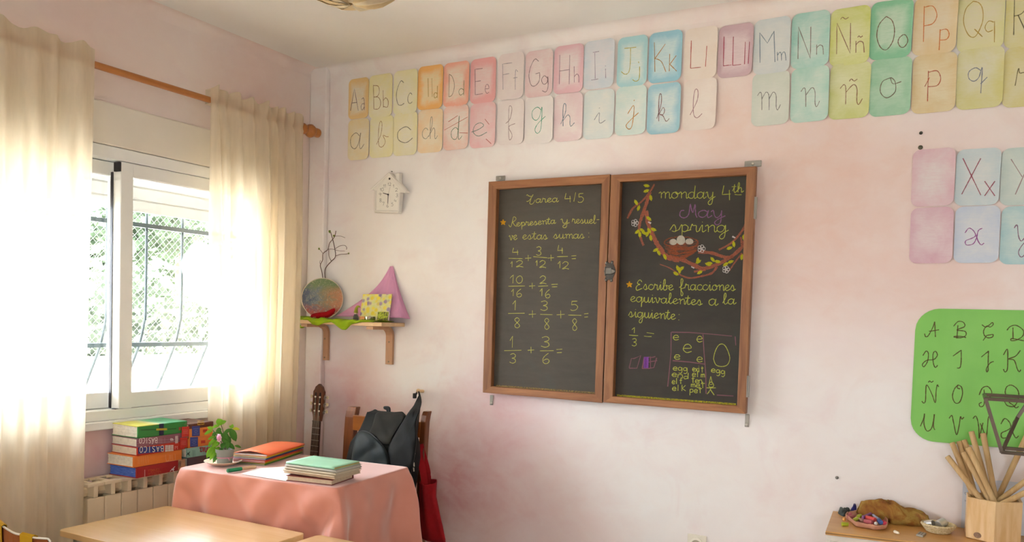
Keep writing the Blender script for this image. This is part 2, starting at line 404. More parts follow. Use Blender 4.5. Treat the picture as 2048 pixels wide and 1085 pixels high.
def curtain(label, ya, yb, ya2, yb2, folds, seed, zbot):
    rn = random.Random(seed); n = 200; ph = [rn.uniform(0, 6.28) for _ in range(6)]
    wid = [rn.uniform(.6, 1.5) for _ in range(folds)]; tot = sum(wid); cum = [0]
    for q in wid: cum.append(cum[-1]+q/tot)
    amp = [rn.uniform(.6, 1.25) for _ in range(folds)]
    def fold(u):
        for k in range(folds):
            if u <= cum[k+1] or k == folds-1:
                t = (u-cum[k])/(cum[k+1]-cum[k]); return (0.5-0.5*math.cos(2*PI*t))**1.3*amp[k]
    zs = [2.445, 2.44, 2.425, 2.412, 2.404, 2.39, 2.376, 2.36, 2.33, 2.28, 2.2, 2.1, 1.9, 1.65, 1.4, 1.15, .9, .65, .4, .2, zbot]
    rows = []
    for z in zs:
        t = max(0, min(1, (2.39-z)/2.2)); row = []
        hd = max(0, (z-2.405)/.04); pin = math.exp(-((z-2.372)/.02)**2)
        for i in range(n+1):
            u = i/n; uu = u+.012*math.sin(6.28*u*2+ph[0]+t*2.5)*t
            y = (ya*(1-u)+yb*u)*(1-t)+(ya2*(1-u)+yb2*u)*t
            fo = fold(max(0, min(1, uu)))
            A = (.030+.03*min(1, t*3))*(1-.35*pin)
            x = RX+.019-.004*pin+A*fo+.012*t*math.sin(9*u+ph[1])+.004*math.sin(40*u+ph[2])*t
            if z > 2.375: x = RX+.018+A*.8*fo+.006*hd*math.sin(60*u+ph[3])
            y += .010*math.sin(6.28*u*folds+ph[4])*(1-pin)*min(1, t*4+.2)
            zz = z+(.008*math.sin(37*u+ph[5])+.006*fo*2)*hd
            row.append(Vector((x, y, zz)))
        rows.append(row)
    o = MB().grid(rows).build('curtain', mcur, smooth=True, angle=180)
    hem = MB()
    back = [Vector((RX-.02, ya*(1-i/60)+yb*i/60, 2.44-.0*i)) for i in range(61)]; back2 = [Vector((RX-.021, p.y, 2.372)) for p in back]
    front = [rows[0][int(i/60*n)] for i in range(61)]; front2 = [rows[6][int(i/60*n)] for i in range(61)]
    hem.grid([front, back, back2, front2]); hem.build('rod_pocket', mcur, o, smooth=True)
    return tag(o, label, 'curtain', 'cream cotton curtains')
curtain('cream cotton curtain on the left, hanging down past the radiator end', -2.45, -1.425, -2.45, -1.47, 11, 11, .03)
curtain('cream cotton curtain on the right, between window and corner shelf', -.84, -.225, -.80, -.285, 9, 5, .12)

# ------------------------------------------------------------------ radiator
mrad = plain('ecd8b4', .4, 0, .04, 4); mrad2 = plain('9a8f74', .5)
RA = thing('radiator', (.09, -1.0, .1), 'cream sectional radiator under the window carrying book stacks', 'radiator')
for k in range(8):
    y = -1.455+k*.078; s = MB()
    s.box(.148, .16, y+.001, y+.0765, .13, .628)                       # front fin
    s.box(.05, .1475, y+.030, y+.048, .13, .6275)                          # web
    s.box(.03, .045, y+.001, y+.0765, .13, .66)
    s.tube([(.095, y-.0008, .645), (.095, y+.0785, .645)], .024, 10); s.tube([(.095, y-.0008, .14), (.095, y+.0785, .14)], .024, 10)
    s.box(.0295, .1595, y+.0295, y+.0485, .6285, .687)                         # raised rib to the top
    s.box(.03, .055, y+.001, y+.0765, .678, .688); s.box(.122, .16, y+.001, y+.0765, .675, .688)
    s.build('section', mrad, RA, bevel=.003)
MB().lathe([(.012, -.055), (.026, -.05), (.026, -.018), (.03, -.012), (.03, 0)], (.095, -1.456, .645), 14, Matrix.Rotation(-PI/2, 4, 'X')).build('end_plug', plain('8d8a80', .4, .7), RA, smooth=True)
MB().tube([(.095, -1.505, .645), (.085, -1.52, .645), (.05, -1.525, .64), (0, -1.525, .64)], .011, 8).build('pipe', plain('d8d0c0', .4), RA, smooth=True)
for y in (-1.43, -.88): box(.07, .12, y, y+.03, 0, .13).build('foot', mrad, RA)
# ================================================================== HANDWRITING
# joined-up lower case: advance | strokes in tenths of the x-height (y up)
CUR = {'a': '11|8,8 5,10 1,7 1,2 4,0 7,3 9,10 8,3 9,0 12,3', 'b': '10|0,2 4,10 5,18 3.5,20 2,14 2,2 5,0 8,4 6,9 9,8 11,8', 'c': '9|8,8 5,10 1,7 1,2 5,0 9,3',
 'd': '11|8,8 5,10 1,7 1,2 4,0 7,3 9,20 8,3 9,0 12,3', 'e': '9|0,3 4,5 7,8 5,10 2,8 1,3 4,0 9,3', 'f': '9|0,4 4,8 6,17 4.5,20 3,16 3,-8 5,-10 6,-6 3,1 9,4',
 'g': '11|8,8 5,10 1,7 1,2 4,0 7,3 9,10 8,-6 5,-10 3,-7 6,-2 12,3', 'h': '11|0,2 4,12 4.5,19 3,20 2,14 2,0;2,5 6,10 8,8 8,2 9,0 12,3', 'i': '6|0,3 3,10 3,2 4,0 7,3;3,14 3.3,14.8',
 'j': '7|0,3 4,10 3,-6 1,-10 -1,-7 2,-2 7,4;4,14 4.3,15', 'k': '11|0,2 4,12 4.5,19 3,20 2,14 2,0;2,5 6,10 7.5,8 6,5 3,5 6,4 9,0 12,2', 'l': '7|0,2 4,12 4.5,19 3,20 2,14 2,3 4,0 7,3',
 'm': '15|0,8 2,10 3,8 3,0;3,6 6,10 8,8 8,0;8,6 11,10 13,8 13,2 14,0 16,3', 'n': '11|0,8 2,10 3,8 3,0;3,6 7,10 9,8 9,2 10,0 12,3', 'o': '10|6,10 2,8 1,3 4,0 8,3 8,8 6,10 7,7 11,8',
 'p': '11|0,3 3,10 3,-9;3,8 6,10 9,7 8,2 5,0 3,2;7,1 12,3', 'q': '11|8,8 5,10 1,7 1,2 4,0 7,3 9,10 8,-9;8,-2 12,3', 'r': '9|0,3 2,11 3,9 6,9 6,3 7,0 10,3', 's': '9|0,2 4,10 6,4 5,0 2,1;5,0 9,3',
 't': '8|0,3 3,10 4,17 3,3 5,0 8,3;-1,12 7,12.5', 'u': '11|0,3 2,10 2,3 4,0 7,3 8,10 8,3 9,0 12,3', 'v': '10|0,8 2,10 3,6 5,0 8,8 7,10 8,8 11,8', 'y': '11|0,8 2,10 3,3 5,0 8,4 9,10 8,-6 5,-10 3,-7 6,-2 12,3',
 'x': '11|0,7 2,10 5,8 5,3 3,0 1,2;10,9 8,10 6,7 6,2 8,0 11,2'}
# box glyphs, 0..100 with y down; '!' marks straight strokes
BOX = {'A': '!0,100 50,0 100,100;!20,65 80,62', 'B': '!0,0 4,100;0,2 65,5 82,28 55,46 5,50;5,50 70,52 100,75 70,98 4,100', 'C': '95,8 60,0 18,28 0,62 20,95 60,100 100,92', 'D': '!5,0 0,100;5,0 60,12 100,50 60,90 0,100',
 'E': '!100,0 0,3 0,100 100,96;!0,50 75,47', 'F': '!100,0 0,5 4,100;!2,45 70,40', 'G': '90,8 55,0 15,30 0,65 22,97 60,98 95,80 100,52;!60,55 100,50', 'H': '!5,0 0,100;!100,0 95,100;!2,55 98,50', 'I': '!45,5 50,95;!20,4 100,0;!0,100 90,96',
 'J': '!20,5 100,0;62,2 60,60 50,92 25,100 0,90', 'K': '!0,0 5,100;!95,5 5,55;5,55 60,65 100,100', 'L': '!5,0 0,97 0,100 100,96', 'M': '!0,100 0,5 50,38 95,0 100,98', 'N': '!0,100 5,0 95,98 100,0', 'O': '52,0 12,25 0,60 20,92 55,100 90,75 100,40 85,12 52,0',
 'P': '!5,0 2,100;5,3 70,0 100,25 70,48 5,55', 'Q': '50,0 12,22 0,60 25,95 60,98 95,60 98,25 80,5 50,0;!55,78 95,100', 'R': '!5,0 0,100;5,3 80,0 95,25 60,48 3,55;!30,52 100,100', 'S': '95,10 50,0 10,22 50,48 95,72 60,98 0,90', 'T': '!0,0 100,0;!50,0 50,100', 'U': '!5,0 8,70;8,70 25,97 60,100 92,75;!92,75 96,0', 'V': '!0,0 50,100 100,0', 'X': '!5,0 100,100;!98,0 0,98', 'Y': '!0,0 55,50;!100,0 20,100',
 'a': '20,10 70,0 95,30 95,100;92,50 40,48 0,72 30,100 92,75', 'b': '!0,0 5,100;5,60 50,45 95,65 80,98 5,95', 'c': '95,15 55,0 10,35 5,75 45,100 100,85', 'd': '!95,0 90,100;90,65 40,55 0,75 30,100 90,85', 'e': '5,50 95,45 70,5 25,10 0,60 40,98 100,85',
 'f': '95,10 55,0 40,30 40,100;!0,42 85,38', 'g': '85,15 40,0 0,25 30,52 80,40 90,5 92,70 60,100 10,92', 'h': '!5,0 8,100;8,65 60,48 95,65 95,100', 'i': '!50,25 55,100;!48,0 50,6', 'j': '!70,0 75,8;85,25 80,85 40,100 0,92', 'k': '!5,0 0,100;!95,10 8,60 100,100', 'l': '!55,0 45,100',
 'm': '!0,5 2,100;2,40 30,8 45,30 48,100;48,40 75,5 92,30 100,100', 'n': '!3,0 0,100;0,35 45,5 90,20 100,100', 'o': '52,0 10,28 0,65 30,98 70,92 100,50 80,8 52,0', 'p': '!8,0 0,100;8,5 70,0 95,25 70,48 5,52', 'q': '85,5 35,0 0,28 25,50 75,42;!92,0 88,100', 'r': '!5,0 0,100;0,40 40,8 100,5', 't': '!45,0 50,100;!0,30 100,26', 'x': '!0,0 100,100;!100,0 0,100', 'y': '0,0 10,35 50,40 85,5;92,0 80,70 40,100 5,85',
 '~': '0,80 25,10 60,70 100,10', '1': '!0,40 70,0 60,100', '2': '5,25 45,0 85,15 80,45 40,75 5,95 20,98 50,90 100,100', '3': '10,10 60,0 95,15 85,38 40,48 85,58 95,85 50,100 0,88', '4': '!20,0 0,62 100,58;!85,30 88,100', '5': '!95,2 20,4 15,42;15,42 65,38 100,62 75,92 25,100 0,90', '6': '85,0 30,30 5,65 25,97 70,98 95,75 65,55 15,70', '7': '!0,5 100,0 40,100', '8': '90,15 50,0 10,20 45,45 95,78 60,100 20,92 15,70 60,45 95,20', '9': '90,25 50,0 5,20 20,48 70,45 95,10 85,60 50,100', '0': '55,0 10,25 0,65 35,100 85,85 100,40 80,8 55,0', '/': '!100,0 0,100', '-': '!0,50 100,45', '=': '!0,10 100,0;!8,95 92,88', '+': '!0,55 100,48;!50,0 52,100',
 '*': '!50,0 60,40 100,40 70,62 85,100 50,75 18,100 32,62 0,40 40,40 50,0;!50,15 50,75;!20,45 80,48;!30,90 55,40;!70,90 45,40', '(o)': '0,66 9,36 28,9 50,0 72,9 91,36 100,66 85,92 50,100 15,92 0,66',
 'T1': '0,12 12,0 20,12 60,20 80,0 62,30 40,55 20,70 0,72;55,30 50,60 40,85 48,100 75,95 95,70 100,55', 'R1': '0,80 15,100 30,92 45,50 60,5 85,8 92,28 60,50 50,52 70,80 100,98', 'E1': '100,20 70,0 35,12 25,35 65,42 30,50 0,70 10,98 60,90 100,80', 'M1': '25,45 5,50 0,85 25,100 50,75 60,0 65,25 75,60 88,2 90,40 92,75 100,98',
 'cA': '0,78 8,98 28,88 60,30 70,0 72,45 75,100;30,62 65,58 100,52', 'cB': '5,28 40,0 80,5 88,30 30,50 92,58 98,82 60,96 5,92;!38,22 30,100;5,88 60,88 100,95', 'cC': '0,12 30,25 60,15 88,0 95,12 70,25 40,20 15,45 20,70 50,85 90,80 95,65;!10,100 40,72 92,66', 'cD': '0,35 20,12 55,5 95,35 92,70 55,95 25,98 28,86 65,92 100,100;!35,18 36,88',
 'cH': '5,28 25,2 40,15 35,60 12,92 2,78 30,55 75,50 98,25 85,2 70,20 72,70 85,96 100,82', 'cI': '!0,32 92,0;92,0 92,55 80,92 45,96', 'cJ': '!0,32 60,4;58,4 55,60 55,92 45,100 42,85 70,60 100,52', 'cK': '0,25 22,0 25,40 22,88 8,98 0,86;98,5 70,30 30,42 62,48 80,85 92,98 100,88', 'cN': '0,90 12,100 22,85 28,8 60,55 80,98 85,40 92,8 100,18', 'cO': '55,0 20,20 0,60 25,95 70,92 98,50 90,12 55,0 48,15 75,20',
 'cP': '5,42 30,8 70,0 100,25 90,50 40,62;!42,15 46,60;46,60 40,92 15,100 5,86 25,78', 'cQ': '70,48 30,52 5,35 15,8 50,0 92,20 100,55 70,92 20,90 0,72;30,75 60,88 80,100 100,94', 'cU': '0,72 22,30 28,2 25,60 45,98 75,85 90,40 96,5 90,70 100,92', 'cV': '0,18 18,4 30,40 50,100 68,50 76,10 85,22 100,12', 'cW': '0,12 18,2 32,40 36,98;36,95 58,30;!42,32 78,95;78,98 84,45 90,5 100,14', 'cX': '5,30 25,3 48,18 58,45 40,60 8,75 12,98 45,92 62,60 72,18 92,4;62,45 70,75 85,98 100,88'}
def strokes_of(src):
    out = []
    for st in src.split(';'):
        straight = st.startswith('!'); P = [tuple(float(q) for q in a.split(',')) for a in st.lstrip('!').split()]
        if straight and len(P) > 1:
            Q = []
            for a, b in zip(P, P[1:]): Q += [(a[0]+(b[0]-a[0])*k/4, a[1]+(b[1]-a[1])*k/4) for k in range(4)]
            out.append(Q+[P[-1]])
        else: out.append([(v.x, v.y) for v in smoothpath([(p[0], p[1], 0) for p in P], 6)])
    return out
def boxed(g, x0, y0, x1, y1):
    """pixel strokes of a box glyph"""
    return [[(x0+(x1-x0)*x/100, y0+(y1-y0)*y/100) for x, y in s] for s in strokes_of(BOX[g])]
def curbox(word, x0, y0, x1, y1):
    S = []; X = 0
    for ch in word:
        a, src = CUR[ch].split('|'); S += [[(X+x, -y) for x, y in s] for s in strokes_of(src)]; X += float(a)
    xs = [p[0] for s in S for p in s]; ys = [p[1] for s in S for p in s]; fx = (x1-x0)/(max(xs)-min(xs)); fy = (y1-y0)/(max(ys)-min(ys))
    return [[(x0+(x-min(xs))*fx, y0+(y-min(ys))*fy) for x, y in s] for s in S]
def word(txt, x0, y0, x1, y1, xh):
    """joined-up word from (x0,y0) to (x1,y1) along its baseline, x-height xh"""
    S = []; X = 0
    for ch in txt:
        a, src = CUR[ch].split('|'); S += [[(X+x, y) for x, y in s] for s in strokes_of(src)]; X += float(a)
    return [[(x0+(x1-x0)*x/X, y0+(y1-y0)*x/X-y*xh/10) for x, y in s] for s in S]
def prn(txt, x0, y0, x1, y1, xh, gap=.25):
    """small printed word on a baseline"""
    S = []; n = len(txt); wl = (x1-x0)/(n+(n-1)*gap)
    for k, ch in enumerate(txt):
        a = x0+k*wl*(1+gap); yb = y0+(y1-y0)*k/max(1, n-1); up = xh*1.7 if ch in 'dlftbkhi' else xh; dn = xh*.7 if ch in 'gpy' else 0
        S += boxed(ch, a, yb-(up if ch not in 'gp' else xh), a+(wl if ch not in 'il' else wl*.5), yb+dn)
    return S
def zm(S, sc, ox, oy): return [[(x/sc+ox, y/sc+oy) for x, y in s] for s in S]

# ================================================================== CHALKBOARD (two hinged doors)
mbw = wood('7a4c2c', 'ad7648', 'z', 7, .5); mbw2 = wood('85522f', 'b57c4c', 'x', 7, .5)
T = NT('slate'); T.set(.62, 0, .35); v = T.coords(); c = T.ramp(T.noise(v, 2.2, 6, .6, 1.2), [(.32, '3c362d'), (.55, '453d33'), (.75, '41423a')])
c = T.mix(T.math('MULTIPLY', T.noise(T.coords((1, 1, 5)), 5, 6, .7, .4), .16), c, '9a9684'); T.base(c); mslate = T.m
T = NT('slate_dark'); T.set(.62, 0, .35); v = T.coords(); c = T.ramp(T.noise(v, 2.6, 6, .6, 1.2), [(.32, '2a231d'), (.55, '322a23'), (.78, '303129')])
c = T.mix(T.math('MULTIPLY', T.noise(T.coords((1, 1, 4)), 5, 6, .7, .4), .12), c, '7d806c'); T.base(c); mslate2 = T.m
mzinc = plain('9a968c', .4, .7); mdark = plain('4b4740', .5, .6, .3, 60)
FO, SO = .062, .034                          # door front and slate distance from the wall
CB = thing('chalkboard', (1.83, -.03, 1.046), 'wooden double-door chalkboard with yellow chalk sums and a drawn nest on back wall', 'chalkboard')
box(1.20, 2.46, -.024, -.002, 1.06, 2.06).build('backing_panel', mbw2, CB)
dA = (1.187, 1.822, 1.045, 2.079); dB = (1.826, 2.468, 1.045, 2.076)
def door(d, sl, fm):
    x0, x1, z0, z1 = d; a0, a1, b0, b1 = sl; m = MB(); y0, y1 = -FO, -.026
    # mitred frame with a sloped inner lip
    def ring(p, q, yy, in0, in1): pass
    O = [(x0, z0), (x1, z0), (x1, z1), (x0, z1)]; I = [(a0, b0), (a1, b0), (a1, b1), (a0, b1)]
    for k in range(4):
        j = (k+1) % 4; m.cur = 0 if k % 2 else 1
        A, B, C, D = O[k], O[j], I[j], I[k]
        m.loft([[Vector((A[0], y1, A[1])), Vector((A[0], y0, A[1])), Vector((D[0], y0, D[1])), Vector((D[0], -SO, D[1])), Vector((D[0], y1, D[1]))],
                [Vector((B[0], y1, B[1])), Vector((B[0], y0, B[1])), Vector((C[0], y0, C[1])), Vector((C[0], -SO, C[1])), Vector((C[0], y1, C[1]))]])
    D_ = m.build('door', [mbw, mbw2], CB, bevel=.003)
    box(a0-.004, a1+.004, -SO, -.026, b0-.004, b1+.004).build('slate', fm, D_)
    bd = MB(); bd.ribbon([(a0, -FO+.004, b0+.002), (a1, -FO+.004, b0+.002)], .006, (0, 0, 1)); return D_
def slatepx(x, y): return onB(x, y, SO)
def sbox(tl, br_t, bl, br):
    p = [slatepx(*q) for q in (tl, br_t, bl, br)]; return ((p[0].x+p[2].x)/2, (p[1].x+p[3].x)/2, (p[2].z+p[3].z)/2, (p[0].z+p[1].z)/2)
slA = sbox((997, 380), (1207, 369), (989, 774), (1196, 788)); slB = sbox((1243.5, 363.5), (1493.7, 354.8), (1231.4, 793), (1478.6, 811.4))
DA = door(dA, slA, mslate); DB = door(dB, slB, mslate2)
YEL, PUR, DUST = 'd0cb66', '966590', '8e6068'
def writing(name, S, col, parent, wpx=1.5, off=SO+.0006, dens=.75, jit=.3):
    m = MB()
    for s in S: m.ribbon([onB(x, y, off) for x, y in s], wpx*.00205, (0, -1, 0), jit)
    return m.build(name, chalk(col, dens), parent)
zA = lambda S: zm(S, 9.04, 990, 370); zB = lambda S: zm(S, 4.171, 960, 320); zC = lambda S: zm(S, 4.171, 960, 570)
def dots(z, P): return sum([z([[(x, y), (x+6, y+8)]]) for x, y in P], [])
LA = [('chalk_title', zA(boxed('T1', 568, 175, 720, 350)+word('area', 735, 325, 1145, 308, 72)+boxed('4', 1262, 152, 1372, 316)+boxed('/', 1425, 135, 1460, 302)+boxed('5', 1500, 152, 1600, 320)))]
LA.append(('chalk_text', zA(boxed('R1', 250, 575, 390, 760)+word('epresenta', 385, 752, 1095, 700, 68)+word('y', 1185, 695, 1335, 705, 78)+word('resuel', 1392, 695, 1830, 702, 75)+boxed('-', 1840, 622, 1886, 640))))
LA.append(('chalk_text', zA(word('ve', 250, 1005, 405, 990, 85)+word('estas', 495, 985, 955, 985, 80)+word('sumas', 1055, 972, 1622, 968, 78))+dots(zA, ((1692, 868), (1692, 940)))))
def frac(z, top, bar, bot):
    out = []
    for g, b in top: out += z(boxed(g, *b))
    out += z([[(bar[0]+(bar[2]-bar[0])*k/5, bar[1]+(bar[3]-bar[1])*k/5) for k in range(6)]])
    for g, b in bot: out += z(boxed(g, *b))
    return out
def plus(z, x, y, r): return z(boxed('+', x-r, y-r, x+r, y+r))
S = frac(zB, [('4', (270, 735, 320, 795))], (238, 822, 355, 825), [('1', (255, 848, 274, 895)), ('2', (300, 840, 362, 895))])+plus(zB, 402, 820, 25)
S += frac(zB, [('3', (468, 725, 510, 798))], (445, 808, 563, 818), [('1', (463, 838, 482, 885)), ('2', (495, 840, 550, 900))])+plus(zB, 592, 818, 26)
S += frac(zB, [('4', (648, 712, 692, 785))], (643, 808, 733, 806), [('1', (650, 845, 676, 905)), ('2', (685, 850, 742, 912))])+zB(boxed('=', 762, 800, 803, 827))
LA.append(('chalk_sum', S))
S = frac(zB, [('1', (250, 960, 290, 1030)), ('0', (303, 968, 354, 1030))], (237, 1055, 375, 1053), [])+plus(zB, 435, 1052, 25)+frac(zB, [('2', (497, 968, 553, 1035))], (485, 1055, 567, 1052), [])+zB(boxed('=', 595, 1038, 648, 1062))
for g, b in (('1', (262, 35, 286, 95)), ('6', (303, 35, 349, 102)), ('1', (500, 30, 526, 95)), ('6', (543, 40, 586, 110))): S += zC(boxed(g, *b))
LA.append(('chalk_sum', S))
S = frac(zC, [('1', (272, 130, 306, 212))], (235, 240, 372, 238), [('8', (285, 275, 333, 360))])+plus(zC, 437, 245, 30)+frac(zC, [('3', (505, 135, 563, 215))], (503, 247, 605, 250), [('8', (535, 280, 578, 372))])+plus(zC, 673, 248, 33)
S += frac(zC, [('5', (755, 135, 815, 215))], (735, 253, 845, 256), [('8', (768, 283, 810, 382))])+zC(boxed('=', 868, 240, 904, 272))
LA.append(('chalk_sum', S))
LA.append(('chalk_sum', frac(zC, [('1', (250, 428, 281, 525))], (202, 550, 345, 547), [('3', (247, 575, 298, 655))])+plus(zC, 425, 545, 27)+frac(zC, [('3', (510, 433, 578, 522))], (500, 552, 615, 550), [('6', (520, 572, 580, 658))])+zC(boxed('=', 637, 538, 686, 569))))
for n_, S in LA: writing(n_, S, YEL, DA)
writing('chalk_star', zA(boxed('*', 100, 628, 192, 722)), 'dfa42c', DA, 2.2, SO+.0008, 1)
zD = lambda S: zm(S, 7.877, 1240, 360); zE = lambda S: zm(S, 8.192, 1240, 550); zF = lambda S: zm(S, 7.232, 1240, 650); zG = lambda S: zm(S, 4.018, 1200, 310)
LB = [('chalk_title', zD(word('monday', 612, 292, 1490, 292, 100)+boxed('4', 1610, 90, 1742, 320)+word('th', 1770, 200, 1940, 195, 75)+[[(1808, 230), (1860, 236), (1914, 234)]])), ('chalk_title', zD(word('spring', 785, 815, 1695, 825, 108)))]
LB.append(('chalk_text', zE(boxed('E1', 265, 85, 360, 258)+word('scribe', 378, 243, 878, 255, 88)+word('fracciones', 970, 248, 1895, 262, 92))))
LB.append(('chalk_text', zE(word('equivalentes', 168, 440, 1352, 500, 86))))
LB.append(('chalk_text', zE(word('a', 1450, 498, 1600, 504, 105)+word('la', 1682, 482, 1895, 482, 88))))
LB.append(('chalk_text', zE(word('siguiente', 138, 690, 915, 735, 88))+dots(zE, ((965, 648), (960, 738)))))
LB.append(('chalk_sum', zF(boxed('1', 172, 40, 228, 120)+[[(132, 150), (200, 156), (262, 157)]]+boxed('3', 172, 200, 238, 308))))
LB.append(('chalk_equals', zF([[(385, 115), (440, 122), (492, 130)], [(348, 165), (400, 172), (455, 172)]])))
for b in ((770, 150, 850, 222), (1112, 165, 1190, 252), (915, 280, 1035, 405), (787, 432, 868, 503), (1112, 465, 1192, 540)): LB.append(('chalk_letter', zF(boxed('e', *b))))
LB.append(('chalk_egg', zF(boxed('(o)', 1352, 278, 1588, 606))))
for t, x0, y0, x1, y1 in (('egg', 1320, 690, 1518, 715), ('egg', 768, 662, 975, 672), ('end', 752, 752, 990, 785), ('elf', 752, 858, 905, 858), ('elk', 757, 955, 950, 958), ('exit', 1050, 675, 1205, 692), ('elm', 1045, 752, 1225, 762), ('ten', 1035, 842, 1185, 848), ('met', 1030, 905, 1225, 915), ('pet', 1010, 985, 1185, 990)): LB.append(('chalk_word', zF(prn(t, x0, y0, x1, y1, 52))))
LB.append(('chalk_elf', zF(boxed('(o)', 1282, 830, 1355, 905)+[[(1312, 748), (1290, 850)], [(1312, 748), (1335, 850)], [(1252, 914), (1320, 915), (1386, 915)], [(1310, 905), (1308, 945)], [(1308, 940), (1260, 1005)], [(1308, 940), (1362, 1018)], [(1300, 945), (1280, 990)], [(1300, 868), (1340, 862)]])))
for n_, S in LB: writing(n_, S, 'c9cc58', DB)
writing('chalk_star', zE(boxed('*', 108, 108, 200, 202)), 'dfa42c', DB, 2.0, SO+.0008, 1)
S = zD(boxed('M1', 945, 385, 1215, 600)+word('ay', 1225, 590, 1640, 600, 112))
writing('chalk_month', S, PUR, DB, 1.9, SO+.0007)
S = zF([[(132, 625), (165, 490), (205, 490), (300, 445), (245, 630), (132, 630)], [(440, 462), (440, 622)], [(400, 545), (470, 530), (538, 520)], [(410, 468), (460, 475), (512, 460)], [(320, 635), (420, 632), (490, 620), (530, 480)], [(322, 635), (348, 470)]])
S += zF([[(740, 108), (738, 400), (715, 650), (690, 895)], [(745, 108), (1000, 112), (1300, 135), (1620, 165)], [(1200, 140), (1215, 400), (1240, 700), (1245, 1000)], [(762, 520), (1000, 540), (1230, 572)], [(1400, 1018), (1640, 1032)], [(1665, 170), (1675, 300)]])
writing('chalk_table', S, DUST, DB, 2.2, SO+.0005, .9)
S = zF([[(350+6*k+(8 if j else 0)*0, 465+4*(k % 2)) if (k+j) % 2 == 0 else (346+6*k, 630-4*(k % 3)) for j in (0, 1)] for k in range(11)])
writing('chalk_patch', S, '8f55a8', DB, 1.6, SO+.0009, .9)
# the drawn spring wreath: branches, leaves, blossoms, nest and eggs
def taper(P, w0, w1): return P, w0, w1
br = [([(438, 235), (400, 300), (330, 380), (265, 430), (220, 512)], 3, 4), ([(400, 300), (370, 400), (335, 500), (315, 580), (325, 660), (350, 730)], 7, 4), ([(370, 450), (390, 560), (430, 660), (480, 750), (540, 820), (640, 845)], 7, 9), ([(640, 830), (720, 870), (820, 912), (920, 890), (1050, 822), (1140, 742), (1158, 690)], 7, 5), ([(790, 780), (900, 790), (1000, 822), (1070, 820)], 5, 5), ([(955, 765), (1050, 712), (1120, 640), (1165, 570), (1172, 522)], 3, 4), ([(480, 880), (560, 910), (640, 962), (720, 990), (820, 975), (900, 950), (940, 898)], 1.5, 4), ([(755, 940), (850, 922)], 3, 4), ([(1040, 932), (1080, 870), (1140, 790)], 2, 3), ([(1140, 742), (1132, 660)], 4, 3)]
m = MB()
for P, w0, w1 in br:
    Q = smoothpath([(p[0], p[1], 0) for p in P], 8); n = len(Q)
    m.ribbon([onB(q.x/4.018+1200, q.y/4.018+310, SO+.0007) for q in Q], [(.00205*1.25*(w0+(w1-w0)*k/(n-1)))*random.uniform(.8, 1.2) for k in range(n)], (0, -1, 0))
m.build('chalk_branches', chalk('a4614c', .85, 500), DB)
lv = [(375, 248, 10), (372, 290, -20), (290, 383, 60), (310, 428, 110), (408, 345, 80), (392, 512, 40), (300, 618, 140), (340, 608, 40), (320, 640, 90), (380, 636, 110), (430, 600, 20), (408, 668, 80), (448, 765, 150), (472, 788, 60), (522, 820, 70), (785, 850, 100), (880, 872, 0), (905, 842, 50), (945, 858, 10), (1010, 880, -30), (1050, 860, -20), (1040, 750, -20), (1075, 718, 80), (1156, 664, 90), (1140, 822, 100), (625, 912, 70), (655, 915, -40), (610, 955, 30), (802, 945, -30), (395, 610, 60), (355, 628, 30), (790, 860, 150), (868, 880, 20), (640, 930, 90)]
m = MB()
for x, y, a in lv:
    a = math.radians(a)
    for k in range(5):
        o = (k-2)*4.5; L = 26-abs(k-2)*6
        P = [(x+math.cos(a)*t*L-math.sin(a)*o, y+math.sin(a)*t*L+math.cos(a)*o) for t in (-1, -.3, .3, 1)]
        m.ribbon([onB(p[0]/4.018+1200, p[1]/4.018+310, SO+.0010) for p in P], .0028, (0, -1, 0), .3)
m.build('chalk_leaves', chalk('bdbb2e', .85), DB)
m = MB()
for x, y, r in ((280, 548, 30), (815, 755, 32), (1013, 922, 30)):
    for k in range(5):
        a = k*1.257; P = [(x+r*.55*math.cos(a)+r*.45*math.cos(t*.9), y+r*.55*math.sin(a)+r*.45*math.sin(t*.9)) for t in range(8)]
        m.ribbon([onB(p[0]/4.018+1200, p[1]/4.018+310, SO+.0012) for p in P], .0028, (0, -1, 0), .3)
for x, y in ((398, 545), (1075, 662), (745, 905)): m.ribbon([onB((x+d)/4.018+1200, (y+d*.5)/4.018+310, SO+.0012) for d in (-12, 0, 12)], .006, (0, -1, 0), .3)
m.build('chalk_blossoms', chalk('cfc9c2', .9), DB)
rn = random.Random(5); m = MB()
for k in range(110):
    t = rn.uniform(-1, 1); yy = 735+rn.uniform(-45, 85); ww = 140*math.sqrt(max(.05, 1-((yy-735)/95)**2)); a = rn.uniform(-1, .55); P = []
    for q in range(6):
        u = a+q*.13; P.append((652+ww*max(-1, min(1, u)), yy+22*(1-u*u)-6+rn.uniform(-3, 3)))
    m.ribbon([onB(p[0]/4.018+1200, p[1]/4.018+310, SO+.0009+.0001*(k % 4)) for p in P], .0019, (0, -1, 0), .4)
for k in range(60):
    a = 2*PI*k/60; P = [(652+(138+rn.uniform(-12, 6))*math.cos(a+q*.12), 705+(48+rn.uniform(-8, 4))*math.sin(a+q*.12)) for q in range(4)]
    m.ribbon([onB(p[0]/4.018+1200, p[1]/4.018+310, SO+.0011) for p in P], .0017, (0, -1, 0), .4)
m.build('chalk_nest', chalk('a55a3c', .75, 600), DB)
m = MB()
for x, y, rx, ry in ((588, 702, 30, 26), (650, 688, 34, 40), (718, 698, 32, 25)):
    for k in range(int(rx)):
        d = (k/int(rx)*2-1); h = ry*math.sqrt(max(0, 1-d*d)); m.ribbon([onB((x+d*rx+rn.uniform(-1, 1))/4.018+1200, yy/4.018+310, SO+.0015) for yy in (y-h, y, y+h*.9)], .0014, (0, -1, 0), .4)
m.build('chalk_eggs', chalk('cdc6b4', .85, 1400), DB)
